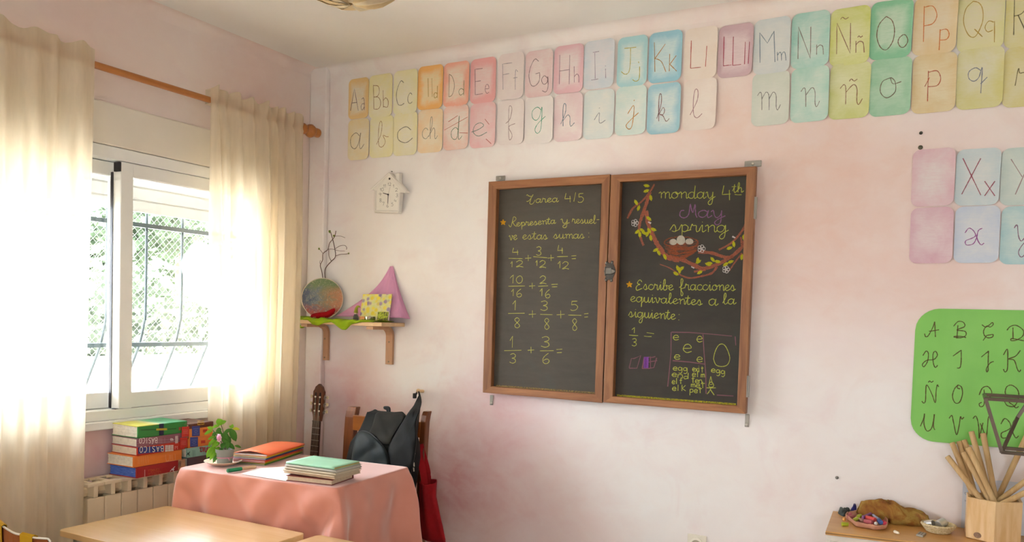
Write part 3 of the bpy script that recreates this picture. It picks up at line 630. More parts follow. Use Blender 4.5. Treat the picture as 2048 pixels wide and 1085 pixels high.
# chalk dust caught on the lower ledges
for D_, sl, cc in ((DA, slA, 'a58a58'), (DB, slB, 'b8ad3a')):
    MB().ribbon([(sl[0]+.01, -SO-.0008, sl[2]+.004), (sl[1]-.01, -SO-.0008, sl[2]+.004)], .008, (0, -1, 0)).build('chalk_dust', chalk(cc, .6, 300), D_)
# latch, hinges, wall brackets
lx, lz = onB(1219, 543, FO).x, onB(1219, 543, FO).z; m = MB()
pl = [(-.026, 0), (-.018, .022), (-.022, .036), (-.016, .046), (-.006, .040), (.002, .034), (.008, .048), (.018, .046), (.018, .034), (.030, .006), (.030, -.004), (.017, -.034), (.018, -.046), (.008, -.05), (.001, -.036), (-.006, -.042), (-.016, -.048), (-.022, -.038), (-.017, -.024)]
m.prism([Vector((lx+a, -FO, lz+b)) for a, b in pl], (0, -.003, 0)); LT = m.build('latch', mdark, CB, bevel=.001)
m = MB(); m.box(lx-.014, lx+.014, -FO-.012, -FO-.003, lz-.014, lz+.014); m.tube([(lx-.018, -FO-.008, lz-.02), (lx-.018, -FO-.008, lz+.02)], .003, 8); m.prism([Vector((lx+a, -FO-.003, lz+b)) for a, b in ((.012, .012), (.032, .002), (.032, -.004), (.012, -.014))], (0, -.008, 0))
m.build('hasp', plain('6a665c', .4, .7), LT, bevel=.001)
for a, b in ((-.016, .037), (.011, .039), (-.015, -.039), (.011, -.041)): MB().blob((lx+a, -FO-.003, lz+b), .004, 8, 6).build('rivet', plain('a8a498', .3, .8), LT)
for z in (1.905, 1.16):
    m = MB(); m.tube([(2.472, -.050, z-.045), (2.472, -.050, z+.045)], .006, 8); m.box(2.468, 2.471, -.062, -.03, z-.045, z+.045); m.build('hinge', mzinc, CB)
def bracket(px, py, w, h, name='mounting_plate'):
    c = onB(px, py, .004); m = MB(); m.box(c.x-w/2, c.x+w/2, -.006, -.001, c.z-h/2, c.z+h/2); o = m.build(name, mzinc, CB, bevel=.002)
    MB().lathe([(.007, 0), (.007, .003), (.004, .005)], (c.x, -.006, c.z+(-h*.3 if h > w else 0)), 10, Matrix.Rotation(PI/2, 4, 'X')).build('screw', plain('c4c0b4', .3, .8), o)
bracket(1001, 357, .052, .024); bracket(1506, 328, .07, .026); bracket(983, 801, .018, .05); bracket(1494, 842, .018, .055)

# ================================================================== ALPHABET CARDS
@cached
def cardmat(c, e, edge):
    t = NT('card'); t.set(.85, 0, .2); tc = t.new('ShaderNodeTexCoord'); oi = t.new('ShaderNodeObjectInfo'); sep = t.new('ShaderNodeSeparateXYZ'); t.link(tc.outputs['Generated'], sep.inputs[0])
    add = t.new('ShaderNodeVectorMath'); add.operation = 'MULTIPLY_ADD'; t.link(oi.outputs['Random'], add.inputs[0]); add.inputs[1].default_value = (9, 9, 9); t.link(tc.outputs['Object'], add.inputs[2]); v = add.outputs[0]
    n = t.noise(v, 9, 5, .6, .5); n2 = t.noise(v, 28, 4, .65, .3)
    ex = t.math('ABSOLUTE', t.math('SUBTRACT', sep.outputs[0], .5)); ez = t.math('ABSOLUTE', t.math('SUBTRACT', sep.outputs[2], .5)); mx = t.math('MULTIPLY', t.math('MAXIMUM', ex, ez), 2.0)
    f = t.math('MULTIPLY_ADD', n, 2.4, -1.2); g = t.math('ADD', t.math('MULTIPLY', t.math('SUBTRACT', mx, .62 if edge else .9), 3.2 if edge else 1.0), t.math('ADD', f, .35 if edge else .6)); g = t.math('MULTIPLY', g, t.math('MULTIPLY_ADD', n2, .6, .62), None, True)
    st = t.noise(t.coords((3, 3, 18)), 6, 4, .65, 1.2)
    body = t.mix(t.ramp(st, [(.45, (0, 0, 0)), (.75, (.55, .55, .55))]), t.mix(.35, c, 'f8f3ea'), t.mix(.25, e, 'f8f3ea'))
    t.base(t.mix(t.math('MULTIPLY', g, .8), body, t.mix(.12, e, 'f8f3ea'))); return t.m
CARDS = []
def card(zone, L, Rr, top, bot, words, c, e, edge, marks, letters):
    sc, ox, oy = zone; cxp, cyp = (L+Rr)/2/sc+ox, (top+bot)/2/sc+oy; hw = (Rr-L)/2/sc
    tilt = .075 if cyp > 260 else .11 if cyp > 150 else .14
    a = onB((L+2)/sc+ox, cyp); b = onB((Rr-2)/sc+ox, cyp); t_ = onB(cxp, top/sc+oy); d_ = onB(cxp, bot/sc+oy)
    x0, x1, z0, z1 = a.x, b.x, d_.z, t_.z; W, Hh = x1-x0, z1-z0; r = .028; n = 18
    rot = random.uniform(-.012, .012); cxw, czw = (x0+x1)/2, (z0+z1)/2; curl = random.uniform(.004, .009)
    def off(x):
        u = max(0, min(1, (x-x0)/W)); return .0022+curl*u**4+.0015*(1-u)**4
    def P(x, z, add=0): 
        dx, dz = x-cxw, z-czw; return Vector((cxw+dx*math.cos(rot)-dz*math.sin(rot), -(off(x)+add), czw+dx*math.sin(rot)+dz*math.cos(rot)))
    us = [0, .01, .03, .06, .1, .15, .25, .35, .5, .65, .75, .8, .85, .9, .94, .97, .99, 1]; m = MB(); cols = []
    for u in us:
        x = x0+W*u; dd = min(x-x0, x1-x); ins = 0 if dd >= r else r-math.sqrt(max(0, r*r-(r-dd)**2))
        cols.append([(x, z0+ins+(Hh-2*ins)*k/3) for k in range(4)])
    m.loft([[P(x, z) for x, z in [c_[0], c_[1], c_[2], c_[3]]] for c_ in cols], False, False)
    o = m.build('alphabet_card', cardmat(c, e, edge), solid=.0008)
    name = letters
    tag(o, words, 'card', 'alphabet cards on the back wall'); CARDS.append(o)
    for col, S in marks:
        mm = MB()
        for s in S:
            pts = []
            for x, y in s:
                q = onB(x/sc+ox, y/sc+oy, .004); pts.append(P(q.x, q.z, .0012))
            mm.ribbon(pts, .0031, (0, -1, 0), .3)
        mm.build('letter', chalk(col, .68, 900), o)
Q1 = (4.522, 680, 90); Q2 = (4.172, 980, 50); Q3 = (4.34, 1220, 40); Q4 = (4.019, 1480, 0); Q5 = (4.34, 1728, 0); Q6 = (3.392, 1788, 230)
b_ = boxed; cb = curbox
def ln(*p): return [[(x, y) for x, y in p]]
card(Q1, 80, 268, 303, 668, 'yellow card with printed Aa, first of the upper row at the corner', 'efe2be', 'f0c564', True, [('8a5a62', b_('A', 95, 395, 165, 595)+b_('a', 190, 480, 222, 590))], 'Aa')
card(Q1, 265, 482, 268, 655, 'pale yellow card with printed Bb in tan, upper row', 'f0e8bc', 'efe48e', False, [('c08f58', b_('B', 303, 362, 368, 580)+b_('b', 390, 410, 440, 565))], 'Bb')
card(Q1, 487, 710, 228, 625, 'pale yellow card with printed Cc in dark brown, upper row', 'f2edca', 'ede6a0', False, [('50301c', b_('C', 510, 325, 580, 545)+b_('c', 612, 435, 655, 530))], 'Cc')
card(Q1, 705, 940, 188, 583, 'strong orange bordered card in the upper row', 'f2d690', 'fbae26', True, [('d8a848', ln((795, 300), (800, 470))+ln((830, 300), (835, 470))+b_('d', 850, 370, 885, 480))], 'CHch')
card(Q1, 938, 1175, 156, 555, 'coral bordered card with printed Dd, upper row', 'f2dcc0', 'f59a78', True, [('b09070', b_('D', 985, 265, 1035, 470)), ('7a9048', b_('d', 1075, 320, 1125, 455))], 'Dd')
card(Q1, 1182, 1418, 120, 525, 'rose pink bordered card with printed Ee, upper row', 'f0cac4', 'ef9898', True, [('b08080', b_('E', 1222, 212, 1290, 450)+b_('e', 1312, 355, 1348, 440))], 'Ee')
card(Q1, 75, 272, 672, 1040, 'yellow washed card with cursive a, first of the lower row', 'f0e4bc', 'f0d486', False, [('806030', cb('a', 95, 795, 220, 940))], 'a')
card(Q1, 272, 490, 645, 1018, 'pale yellow card with cursive b, lower row', 'f1e9be', 'efe592', False, [('c89650', cb('b', 330, 690, 440, 925))], 'b')
card(Q1, 485, 708, 612, 1000, 'pale yellow card with cursive c, lower row', 'f3ecc8', 'efe494', False, [('6a5630', cb('c', 520, 740, 660, 885))], 'c')
card(Q1, 705, 937, 585, 975, 'light orange washed card with cursive ch, lower row', 'f4dfb4', 'f5c888', False, [('b8b098', cb('ch', 745, 650, 885, 850))], 'ch')
card(Q1, 938, 1170, 548, 948, 'cream card streaked coral with cursive d, lower row', 'f2e2d2', 'f3b09a', False, [('6a9868', cb('d', 1005, 640, 1105, 855)), ('ee9080', ln((980, 695), (1065, 640))+ln((945, 770), (1160, 655))+ln((1080, 795), (1160, 800)))], 'd')
card(Q1, 1178, 1415, 525, 930, 'pink washed card with cursive e in green, lower row', 'f1cccb', 'efaaac', False, [('58987e', cb('e', 1190, 705, 1330, 825)), ('e88a80', ln((1310, 670), (1350, 720))+ln((1320, 850), (1370, 895)))], 'e')
card(Q2, 70, 290, 236, 620, 'faint pinkish card with printed Ff in pale grey, upper row', 'eeded6', 'e6d2d0', False, [('b4a8aa', b_('F', 105, 315, 185, 540)+b_('f', 195, 375, 235, 540))], 'Ff')
card(Q2, 297, 530, 211, 600, 'dusty pink card with printed Gg, upper row', 'ead8d2', 'e2b2b6', False, [('8a6068', b_('G', 325, 285, 415, 510)+b_('g', 430, 425, 490, 560))], 'Gg')
card(Q2, 535, 785, 168, 570, 'pink bordered card with printed Hh, upper row', 'e8d4d2', 'e2a8b2', True, [('a8808c', b_('H', 578, 250, 665, 495)+b_('h', 700, 345, 745, 480))], 'Hh')
card(Q2, 785, 1045, 126, 530, 'greyish lilac-blue card with printed Ii, upper row', 'd4d2da', 'bcced8', False, [('a898a8', b_('I', 845, 220, 910, 460)+b_('i', 950, 340, 980, 445))], 'Ii')
card(Q2, 1063, 1318, 96, 512, 'light turquoise card with printed Jj in yellow, upper row', 'cfe2dc', '8fccd2', True, [('d0c040', b_('J', 1095, 185, 1220, 412)+b_('j', 1190, 305, 1260, 470))], 'Jj')
card(Q2, 65, 290, 626, 1000, 'off-white card with cursive f, lower row', 'efe4de', 'e8d8d4', False, [('c0a4a0', cb('f', 130, 675, 210, 960))], 'f')
card(Q2, 292, 535, 601, 990, 'off-white card with cursive g in green, lower row', 'ece6de', 'e6dcda', False, [('34b890', cb('g', 350, 685, 465, 905))], 'g')
card(Q2, 535, 780, 573, 970, 'pale pink washed card with cursive h in blue, lower row', 'ecdcd6', 'e4bec4', False, [('5e8c9c', cb('h', 590, 655, 705, 845))], 'h')
card(Q2, 782, 1040, 543, 950, 'pale grey-blue card with faint cursive i, lower row', 'dfe2da', 'c6d8d8', False, [('9aa2a4', cb('i', 870, 690, 965, 820))], 'i')
card(Q2, 1048, 1308, 511, 918, 'pale blue-green card with cursive j in orange, lower row', 'dde4da', 'b8dad4', False, [('e09a28', cb('j', 1135, 625, 1240, 870))], 'j')
card(Q3, 337, 630, 101, 540, 'sky blue bordered card with printed Kk in orange, upper row', 'b6dce2', '78bed4', True, [('d08a28', b_('K', 385, 195, 485, 450)+b_('k', 515, 295, 580, 445))], 'Kk')
card(Q3, 325, 618, 553, 988, 'sky blue card with cursive k in dark red, lower row', 'c4dedf', '84c2d4', True, [('983838', cb('k', 405, 640, 515, 880))], 'k')
card(Q3, 645, 935, 66, 515, 'cream card with printed Ll in red, upper row', 'ecdccc', 'e8d4c2', False, [('d84c34', b_('L', 700, 180, 790, 420)+ln((840, 225), (836, 310), (830, 405)))], 'Ll')
card(Q3, 635, 928, 513, 955, 'cream card with cursive l in pink, last before the gap in the lower row', 'ebdccf', 'e6d2c6', False, [('c49494', cb('l', 695, 600, 800, 850))], 'l')
card(Q3, 940, 1245, 40, 495, 'mauve card with double L in crimson, upper row above the gap', 'dabec2', 'c49ea8', True, [('c42448', b_('L', 985, 145, 1055, 400)+b_('L', 1066, 145, 1140, 395)+ln((1175, 190), (1170, 385))+ln((1213, 190), (1203, 382)))], 'LLll')
card(Q4, 110, 408, 148, 590, 'pale grey-blue card with printed Mm, upper row', 'd0d4d2', 'c0ccce', False, [('8098a4', b_('M', 160, 250, 280, 505)+b_('m', 300, 415, 370, 490))], 'Mm')
card(Q4, 95, 400, 581, 1008, 'pale grey-green card with faint cursive m, first after the gap in the lower row', 'd2d6c8', 'c4cebe', False, [('9c9c94', cb('m', 140, 740, 325, 885))], 'm')
card(Q4, 413, 722, 98, 543, 'turquoise green washed card with printed Nn, upper row', 'bcdace', '74c8b8', False, [('a09488', b_('N', 465, 215, 570, 475)+b_('n', 615, 360, 670, 440))], 'Nn')
card(Q4, 408, 718, 541, 980, 'light turquoise card with faint cursive n, lower row', 'bedaca', '90cebc', False, [('9c988c', cb('n', 490, 705, 640, 860))], 'n')
card(Q4, 725, 1048, 61, 523, 'lime yellow card with printed capital N with tilde, upper row', 'd8dc86', 'c4cc40', False, [('a05a50', b_('N', 775, 185, 890, 435)+b_('~', 810, 135, 875, 160)+b_('n', 930, 330, 997, 425)+b_('~', 946, 288, 986, 306))], 'Nn tilde')
card(Q4, 718, 1048, 506, 955, 'soft lime card with cursive n with tilde, lower row', 'd5d992', 'c4ca66', False, [('a87450', cb('n', 805, 680, 985, 840)+b_('~', 878, 632, 942, 660))], 'n tilde')
card(Q5, 52, 422, 6, 510, 'green card with printed Oo in brown, upper row', 'a8d6b2', '60c08c', True, [('98583a', b_('O', 112, 143, 265, 432)+b_('o', 298, 300, 382, 412))], 'Oo')
card(Q5, 50, 412, 506, 1005, 'green card with cursive o in brown, lower row', '98cea8', '72bc8c', False, [('8a5038', cb('o', 140, 675, 325, 850))], 'o')
card(Q5, 427, 812, -35, 470, 'sandy yellow card with printed Pp in orange, upper row', 'e4cea0', 'dcba70', False, [('ee7e20', b_('P', 515, 55, 632, 365)+b_('p', 655, 255, 745, 435))], 'Pp')
card(Q5, 417, 803, 468, 978, 'sandy yellow card with cursive p in red-orange, lower row', 'deca92', 'd6b262', False, [('cc4c20', b_('p', 550, 615, 672, 880)+ln((527, 752), (570, 672)))], 'p')
card(Q5, 812, 1222, -75, 440, 'yellow-grey card with printed Qq, upper row', 'dad09c', 'd6d470', False, [('cca83e', b_('Q', 865, 10, 1035, 320)+b_('q', 1050, 185, 1140, 370))], 'Qq')
card(Q5, 803, 1212, 418, 943, 'yellow-grey card with cursive q in grey-blue, lower row', 'd4d0a2', 'd0c862', False, [('8890a0', cb('q', 905, 585, 1070, 810))], 'q')
card(Q5, 1225, 1640, -115, 408, 'yellow card with printed dark brown R, at the right end of the upper row', 'd6cc84', 'd8cc4a', False, [('4a3c18', b_('R', 1300, -60, 1420, 305))], 'Rr')
card(Q5, 1207, 1625, 400, 925, 'yellow card with cursive r, at the right end of the lower row', 'd4ca88', 'd4c654', False, [('7a682c', cb('r', 1312, 595, 1450, 800))], 'r')
card(Q6, 120, 415, 230, 620, 'blank pinkish card above another blank card, right of the board', 'ddcaca', 'd8a4b0', False, [], 'blank')
card(Q6, 107, 403, 628, 1008, 'blank deeper pink card under the other blank card, right of the board', 'dcbec2', 'd094a8', False, [], 'blank')
card(Q6, 415, 722, 230, 615, 'grey-blue card with large printed Xx in magenta', 'c8d0d0', 'b0c8d0', False, [('b44a62', b_('X', 460, 295, 590, 545)+b_('x', 615, 450, 685, 550))], 'Xx')
card(Q6, 408, 718, 619, 1005, 'grey-blue card with curly cursive x in purple', 'c8ced8', 'b2c2da', False, [('a4409c', b_('cX', 475, 765, 610, 885))], 'x')
card(Q6, 722, 1040, 220, 612, 'grey-green card with faint printed Y at the right picture edge', 'c2d2c8', 'b2c8c2', False, [('b89a98', b_('Y', 795, 300, 930, 540))], 'Yy')
card(Q6, 720, 1035, 619, 1015, 'blue-green card with cursive y at the right picture edge', 'b0d0cc', '88bec6', False, [('9c6486', cb('y', 815, 745, 935, 965))], 'y')

# ------------------------------------------------------------------ green alphabet poster
px0, px1, pz0, pz1 = onB(1826, 750).x, onB(1826, 750).x+.62, onB(1893, 886).z, onB(1880, 618).z
T = NT('green_card'); T.set(.5, 0, .4); T.base(T.ramp(T.noise(T.coords(), 5, 3), [(.3, '7fc257'), (.7, '8bcb62')])); m = MB(); cols = []; r = .085
def poff(x, z): u = (x-px0)/(px1-px0); return .004+.006*math.sin(u*9)**2+.012*max(0, .15-u)**1*4*max(0, 1-(z-pz0)/.3)
for k in range(41):
    x = px0+(px1-px0)*k/40 if k > 12 else px0+(px1-px0)*12/40*(k/12)**1.6
    dd = min(x-px0, px1-x); ins = 0 if dd >= r else r-math.sqrt(max(0, r*r-(r-dd)**2)); cols.append([Vector((x, -poff(x, z), z)) for z in [pz0+ins+(pz1-pz0-2*ins)*q/10 for q in range(11)]])
m.grid(cols); PO = m.build('alphabet_poster', T.m, solid=.0008); tag(PO, 'large green poster with brown ornamental capital letters, behind the wooden sticks', 'poster')
for g, b in (('cA', (250, 160, 355, 270)), ('cB', (455, 158, 550, 280)), ('cC', (665, 165, 750, 295)), ('cD', (845, 180, 969, 298)), ('cH', (232, 370, 345, 495)), ('cI', (455, 365, 520, 500)), ('cJ', (660, 365, 750, 522)), ('cK', (820, 358, 945, 525)), ('cN', (230, 605, 352, 748)), ('cO', (452, 618, 525, 752)), ('cP', (640, 628, 735, 775)), ('cQ', (828, 618, 930, 782)), ('cU', (220, 822, 325, 952)), ('cV', (428, 832, 535, 978)), ('cW', (600, 840, 725, 1010)), ('cX', (795, 855, 930, 1002))):
    mm = MB()
    for s in boxed(g, *b)+(boxed('~', 278, 586, 314, 602) if g == 'cN' else []):
        pts = []
        for x, y in s:
            q = onB(x/3.616+1780, y/3.616+600, .007); pts.append(Vector((q.x, -poff(q.x, q.z)-.0012, q.z)))
        mm.ribbon(pts, .0034, (0, -1, 0), .25)
    mm.build('letter', chalk('6a5638', .95, 1200), PO)

# ------------------------------------------------------------------ house-shaped clock
CK = thing('wall_clock', (.53, -.02, 1.965), 'white house-shaped wall clock with chimney reading half past nine', 'clock')
cw = plain('ece6da', .45, 0, .02); FOc = .040
def ck(px, py, off=FOc): return onB(px/9.042+720, py/9.042+320, off)
def ckp(L, off=FOc): return [ck(a, b, off) for a, b in L]
outer = ckp([(250, 910), (258, 545), (205, 540), (205, 528), (495, 240), (515, 232), (550, 235), (845, 560), (845, 585), (815, 600), (730, 590), (700, 965), (250, 950)])
m = MB(); m.prism(outer, (0, FOc-.012, 0)); m.build('case', cw, CK, bevel=.003)
face = ckp([(300, 905), (315, 560), (325, 520), (520, 290), (545, 290), (725, 560), (715, 600), (690, 915)], FOc+.0005)
MB().prism(face, (0, .0004, 0)).build('dial', plain('f1ecdf', .5, 0, .02), CK)
m = MB()
for A, B in (((205, 535), (530, 245)), ((530, 245), (840, 575)), ((280, 560), (275, 915)), ((275, 930), (700, 940)), ((712, 600), (700, 940))):
    a, b = ck(*A), ck(*B); m.tube([a, b], .0055, 8)
m.build('rim', cw, CK, smooth=True)
c0 = ck(685, 300, .03); box(c0.x-.013, c0.x+.013, -.034, -.006, c0.z-.05, c0.z+.018).build('chimney', cw, CK, bevel=.003)
S = []
for t, bx in (('1', (505, 412, 520, 470)), ('2', (530, 412, 560, 470)), ('1', (600, 445, 615, 500)), ('2', (638, 510, 680, 572)), ('3', (650, 610, 682, 672)), ('4', (620, 710, 655, 765)), ('5', (565, 775, 600, 835)), ('6', (480, 798, 515, 858)), ('7', (405, 765, 440, 825)), ('8', (352, 700, 390, 762)), ('9', (345, 600, 382, 655)), ('1', (365, 510, 380, 568)), ('0', (388, 505, 425, 568)), ('1', (425, 445, 440, 502)), ('1', (452, 440, 467, 500))): S += boxed(t, *bx)
m = MB()
for s in S: m.ribbon([ck(x, y, FOc+.0018) for x, y in s], .0016, (0, -1, 0))
m.build('numerals', plain('6b6357', .7), CK)
ctr = ck(510, 628, FOc+.004)
for name, e, wd_ in (('hour_hand', (415, 600), .0042), ('minute_hand', (503, 790), .0036), ('second_hand', (548, 490), .0008)):
    b = ck(*e, FOc+.004); d = (b-ctr); n_ = Vector((-d.z, 0, d.x)).normalized()*wd_*.5; MB().prism([ctr+n_-d*.06, ctr-n_-d*.06, b-n_*.7, b+n_*.7], (0, -.001, 0)).build(name, plain('3c372f', .5) if wd_ > .002 else plain('b8b0a0', .5), CK)
MB().lathe([(.0045, 0), (.004, .004)], ctr, 12, Matrix.Rotation(PI/2, 4, 'X')).build('hub', plain('3c372f', .5), CK)
b = ck(535, 342, FOc+.0015); MB().lathe([(.0058, 0), (.0058, .0012), (.003, .0015)], b, 16, Matrix.Rotation(PI/2, 4, 'X')).build('hanging_hole', plain('4a4436', .6), CK)
def wallbit(name, px, py, r, label, cat, col):
    c = onB(px, py, 0); m = MB(); m.lathe([(r, 0), (r*1.1, .003), (r*.5, .006), (r*.45, .012)], c, 12, Matrix.Rotation(PI/2, 4, 'X')); return tag(m.build(name, plain(col, .5, .4)), label, cat)
wallbit('wall_nail', 784.5, 343.5, .0022, 'small dark nail in the wall just above the house clock', 'nail', '2a2620')
wallbit('screw_plug', 1842, 266.5, .006, 'small dark screw plug, upper of the pair above the blank cards', 'screw', '4a4638')
wallbit('screw_plug', 1841, 295.5, .008, 'small dark screw plug, lower of the pair above the blank cards', 'screw', '55503c')
hk = wallbit('screw_hook', 1674, 956, .006, 'small metal screw eye alone on the wall above the craft cabinet', 'hook', '8a8478')

# ------------------------------------------------------------------ wall socket
sc_ = onB(1393, 1090, .01); SK = thing('wall_socket', (sc_.x, -.005, sc_.z), 'cream wall power socket low on the back wall', 'socket')
ms = plain('efe6d2', .4, 0, .02); sx, sz = sc_.x, sc_.z
box(sx-.042, sx+.042, -.010, -.0005, sz-.042, sz+.042).build('cover_plate', ms, SK, bevel=.003)
m = MB(); m.lathe([(.030, 0), (.030, .006), (.022, .008), (.0205, .006), (.020, .0015)], (sx, -.010, sz), 28, Matrix.Rotation(PI/2, 4, 'X'), cap=False); m.build('outlet_ring', ms, SK, smooth=True)
m = MB(); m.lathe([(.0205, .0), (.0205, .001)], (sx, -.0105, sz), 28, Matrix.Rotation(PI/2, 4, 'X')); m.build('outlet_well', plain('c9bda4', .5), SK)
for dx in (-.0095, .0095): MB().lathe([(.0026, 0), (.0026, .001)], (sx+dx, -.0118, sz), 10, Matrix.Rotation(PI/2, 4, 'X')).build('pin_hole', plain('2a2520', .6), SK)

# ================================================================== BOOKS ON THE RADIATOR (spines face the room)
mpage = plain('ece3d0', .9, 0, .06, 60); BK = (6.027, 200, 820)
def flat(P, k=.9): return P
def spine_part(name, S, col, parent, xx, w=.0022):
    m = MB()
    for s in S: m.ribbon([onL(x/BK[0]+BK[1], y/BK[0]+BK[2], xx) for x, y in s], w, (1, 0, 0), .15)
    return m.build(name, plain(col, .6), parent)
def spine_block(name, x0, y0, x1, y1, y2, y3, col, parent, xx):
    """coloured patch on a spine: left edge x0 (y0..y1), right edge x1 (y2..y3)"""
    q = [onL(a/BK[0]+BK[1], b/BK[0]+BK[2], xx) for a, b in ((x0, y0), (x0, y1), (x1, y3), (x1, y2))]
    return MB().prism(q, (.0006, 0, 0)).build(name, plain(col, .5, 0, .12, 90), parent)
def upside(txt, x0, y0, x1, y1, dy=0, gap=.35):
    n = len(txt); wl = (x1-x0)/(n+(n-1)*gap); S = []
    for k, ch in enumerate(txt):
        xr = x1-k*wl*(1+gap); sh = dy*(xr-x0)/(x1-x0); ww = wl*(.25 if ch == 'I' else 1); xr -= .38*wl if ch == 'I' else 0
        S += boxed(ch, xr, y1+sh, xr-ww, y0+sh)
    return S
def book(label, cat_group, y0, y1, z0, z1, x0, x1, cover, page='ece3d0', rot=0, top=None, hard=.003):
    t = thing('book', ((x0+x1)/2, (y0+y1)/2, z0), label, 'book', cat_group); M = Matrix.Translation(Vector((x1, y0, 0))) @ Matrix.Rotation(rot, 4, 'Z') @ Matrix.Translation(Vector((-x1, -y0, 0)))
    m = MB(); m.box(x0, x1, y0, y1, z0, z0+hard, M=M); m.cur = 1 if top else 0; m.box(x0, x1, y0, y1, z1-hard, z1, M=M); m.cur = 0
    sp = [(x1-.004, z0), (x1, z0+.003), (x1+.0008, (z0+z1)/2), (x1, z1-.003), (x1-.004, z1)]
    m.loft([[M @ Vector((a, y, b)) for a, b in sp]+[M @ Vector((x1-.006, y, z1)), M @ Vector((x1-.006, y, z0))] for y in (y0, y1)])
    m.build('cover', [plain(cover, .45, 0, .05)]+([top] if top else []), t, bevel=.0008)
    pg = MB(); n = 10
    for k in range(n):
        za = z0+hard+(z1-z0-2*hard)*k/n; zb = z0+hard+(z1-z0-2*hard)*(k+1)/n; e = .0015+.0007*(k % 3); c = .006*math.sin(PI*(k+.5)/n)
        pg.box(x0+.003+c*.4, x1-.005, y0+e, y1-e, za, zb-.0002, M=M)
    pg.build('pages', plain(page, .9, 0, .1, 80) if page != 'blue' else MC.get('bluepg') or mpage, t); return t
T = NT('blue_page_edges'); T.set(.8); n = T.noise(T.coords((3, 3, 60)), 8, 4, .6); T.base(T.ramp(n, [(.4, '3f63c0'), (.62, '5f82d4'), (.7, 'c8d2ec')])); MC['bluepg'] = T.m
T = NT('green_book_top'); T.set(.4); v = T.coords(); sp = T.new('ShaderNodeSeparateXYZ'); T.link(v, sp.inputs[0]); T.base(T.ramp(T.math('MULTIPLY_ADD', sp.outputs[1], 5.0, .42), [(.15, 'd9d14a'), (.34, 'e4dfa0'), (.42, '8fd0a0'), (.6, '3fae74')])); mgtop = T.m
GA = 'front stack of dictionaries on the radiator'; GB = 'rear stack of books on the radiator'
zb = .689
b5 = book('thick red book with blue page edges, bottom of the front stack', GA, -1.262, -1.018, zb, zb+.046, .035, .203, 'b03030', 'blue', .05)
spine_part('logo', [[(845, 745), (905, 685)], [(862, 715), (902, 755)]]+boxed('o', 880, 715, 892, 727), 'f0e4e0', b5, .2048, .003)
spine_part('title', upside('ESPANOLA', 582, 722, 712, 752, -10)+upside('LENGUA', 580, 760, 735, 797, -14), 'c8643c', b5, .2048, .0014); spine_part('publisher', [[(540, 725), (540, 812)]], 'd8a8a0', b5, .2048, .004)
b4 = book('thick orange book, fourth from the top of the front stack', GA, -1.272, -1.02, zb+.0465, zb+.094, .03, .197, 'f08a3c', rot=.03)
spine_part('title', [[(x, y) for y in (570, 600, 660)] for x in (462, 480, 505, 525)]+[[(548, 560), (556, 650)], [(575, 560), (582, 640)]], 'f3b27a', b4, .1995, .0012); spine_part('emblem', boxed('U', 790, 545, 840, 620)+[[(850, 545), (855, 612)], [(870, 540), (875, 608)], [(905, 535), (910, 605)], [(790, 625), (915, 612)]], 'f6c090', b4, .1995, .0012)
b3 = book('red dictionary with a blue title panel, third from the top of the front stack', GA, -1.257, -1.012, zb+.0945, zb+.131, .03, .2, 'c83a28', 'e8dcc6')
spine_block('title_panel', 460, 455, 770, 535, 435, 505, '2f3c86', b3, .2008); spine_part('title', upside('OCISAB'[::-1], 480, 452, 765, 520, -16, .5), 'f0ead8', b3, .2022, .0026)
spine_block('grid_label', 785, 430, 885, 508, 426, 498, 'd8cfc6', b3, .2008); spine_part('label_lines', [[(785, 455), (885, 448)], [(785, 480), (885, 472)], [(820, 430), (820, 505)], [(855, 428), (855, 500)]], 'b04838', b3, .2022, .0012); spine_part('publisher', boxed('M', 905, 440, 935, 480), 'f0c0b0', b3, .2022, .0014)
b2 = book('mauve dictionary with white title, second from the top of the front stack', GA, -1.257, -1.012, zb+.1315, zb+.169, .03, .2, '94606a')
spine_part('title', upside('OCISAB'[::-1], 475, 345, 690, 408, -6, .3)+[[(625, 412), (640, 405)]], 'efe6e0', b2, .2015, .0026)
spine_part('stripes', [[(435, 378), (965, 355)], [(435, 408), (965, 385)]]+[[(x, 340), (x, 405)] for x in (712, 728, 745, 780)], 'b89aa0', b2, .2012, .001); spine_part('publisher', boxed('B', 850, 350, 885, 372), 'f2eeee', b2, .2015, .0022)
spine_block('price_label', 905, 318, 940, 408, 314, 404, 'c8b8b4', b2, .2008)
b1 = book('thick green dictionary with dark band, on top of the front stack', GA, -1.256, -1.005, zb+.1695, zb+.222, .03, .202, '2f8a3e', top=mgtop)
spine_block('band', 712, 172, 768, 312, 168, 305, '1c2444', b1, .2028); spine_block('title_label', 678, 228, 808, 252, 224, 248, 'c2b23a', b1, .2032); spine_part('title', [[(490, 246), (580, 243), (672, 240)], [(818, 236), (870, 233), (918, 230)]], '1d4a28', b1, .2036, .003); spine_block('publisher', 950, 212, 975, 250, 210, 248, '9c4438', b1, .2028)
ya, yb = -1.0, -.868
c5 = book('dark book with tan spine end, bottom of the rear stack', GB, ya, yb, zb, zb+.052, .035, .205, '55484c')
spine_block('label', 942, 605, 1025, 755, 597, 745, 'c79a74', c5, .206); spine_part('title', upside('AV', 945, 620, 975, 700), '4a4040', c5, .2075, .002)
c4 = book('teal book with red script title, fourth from the top of the rear stack', GB, ya-.005, yb, zb+.0525, zb+.096, .035, .205, '8cbcae')
spine_part('logo', [[(1042, 552), (1085, 508)], [(1050, 520), (1080, 555)]]+boxed('o', 1062, 525, 1074, 537), '1c2c2c', c4, .2065, .003); spine_part('title', [[(1370-(x-1170), 985-y-(x-1170)*-.0) for x, y in s] for s in curbox('maria', 1170, 450, 1340, 530)], 'b0343c', c4, .2065, .004)
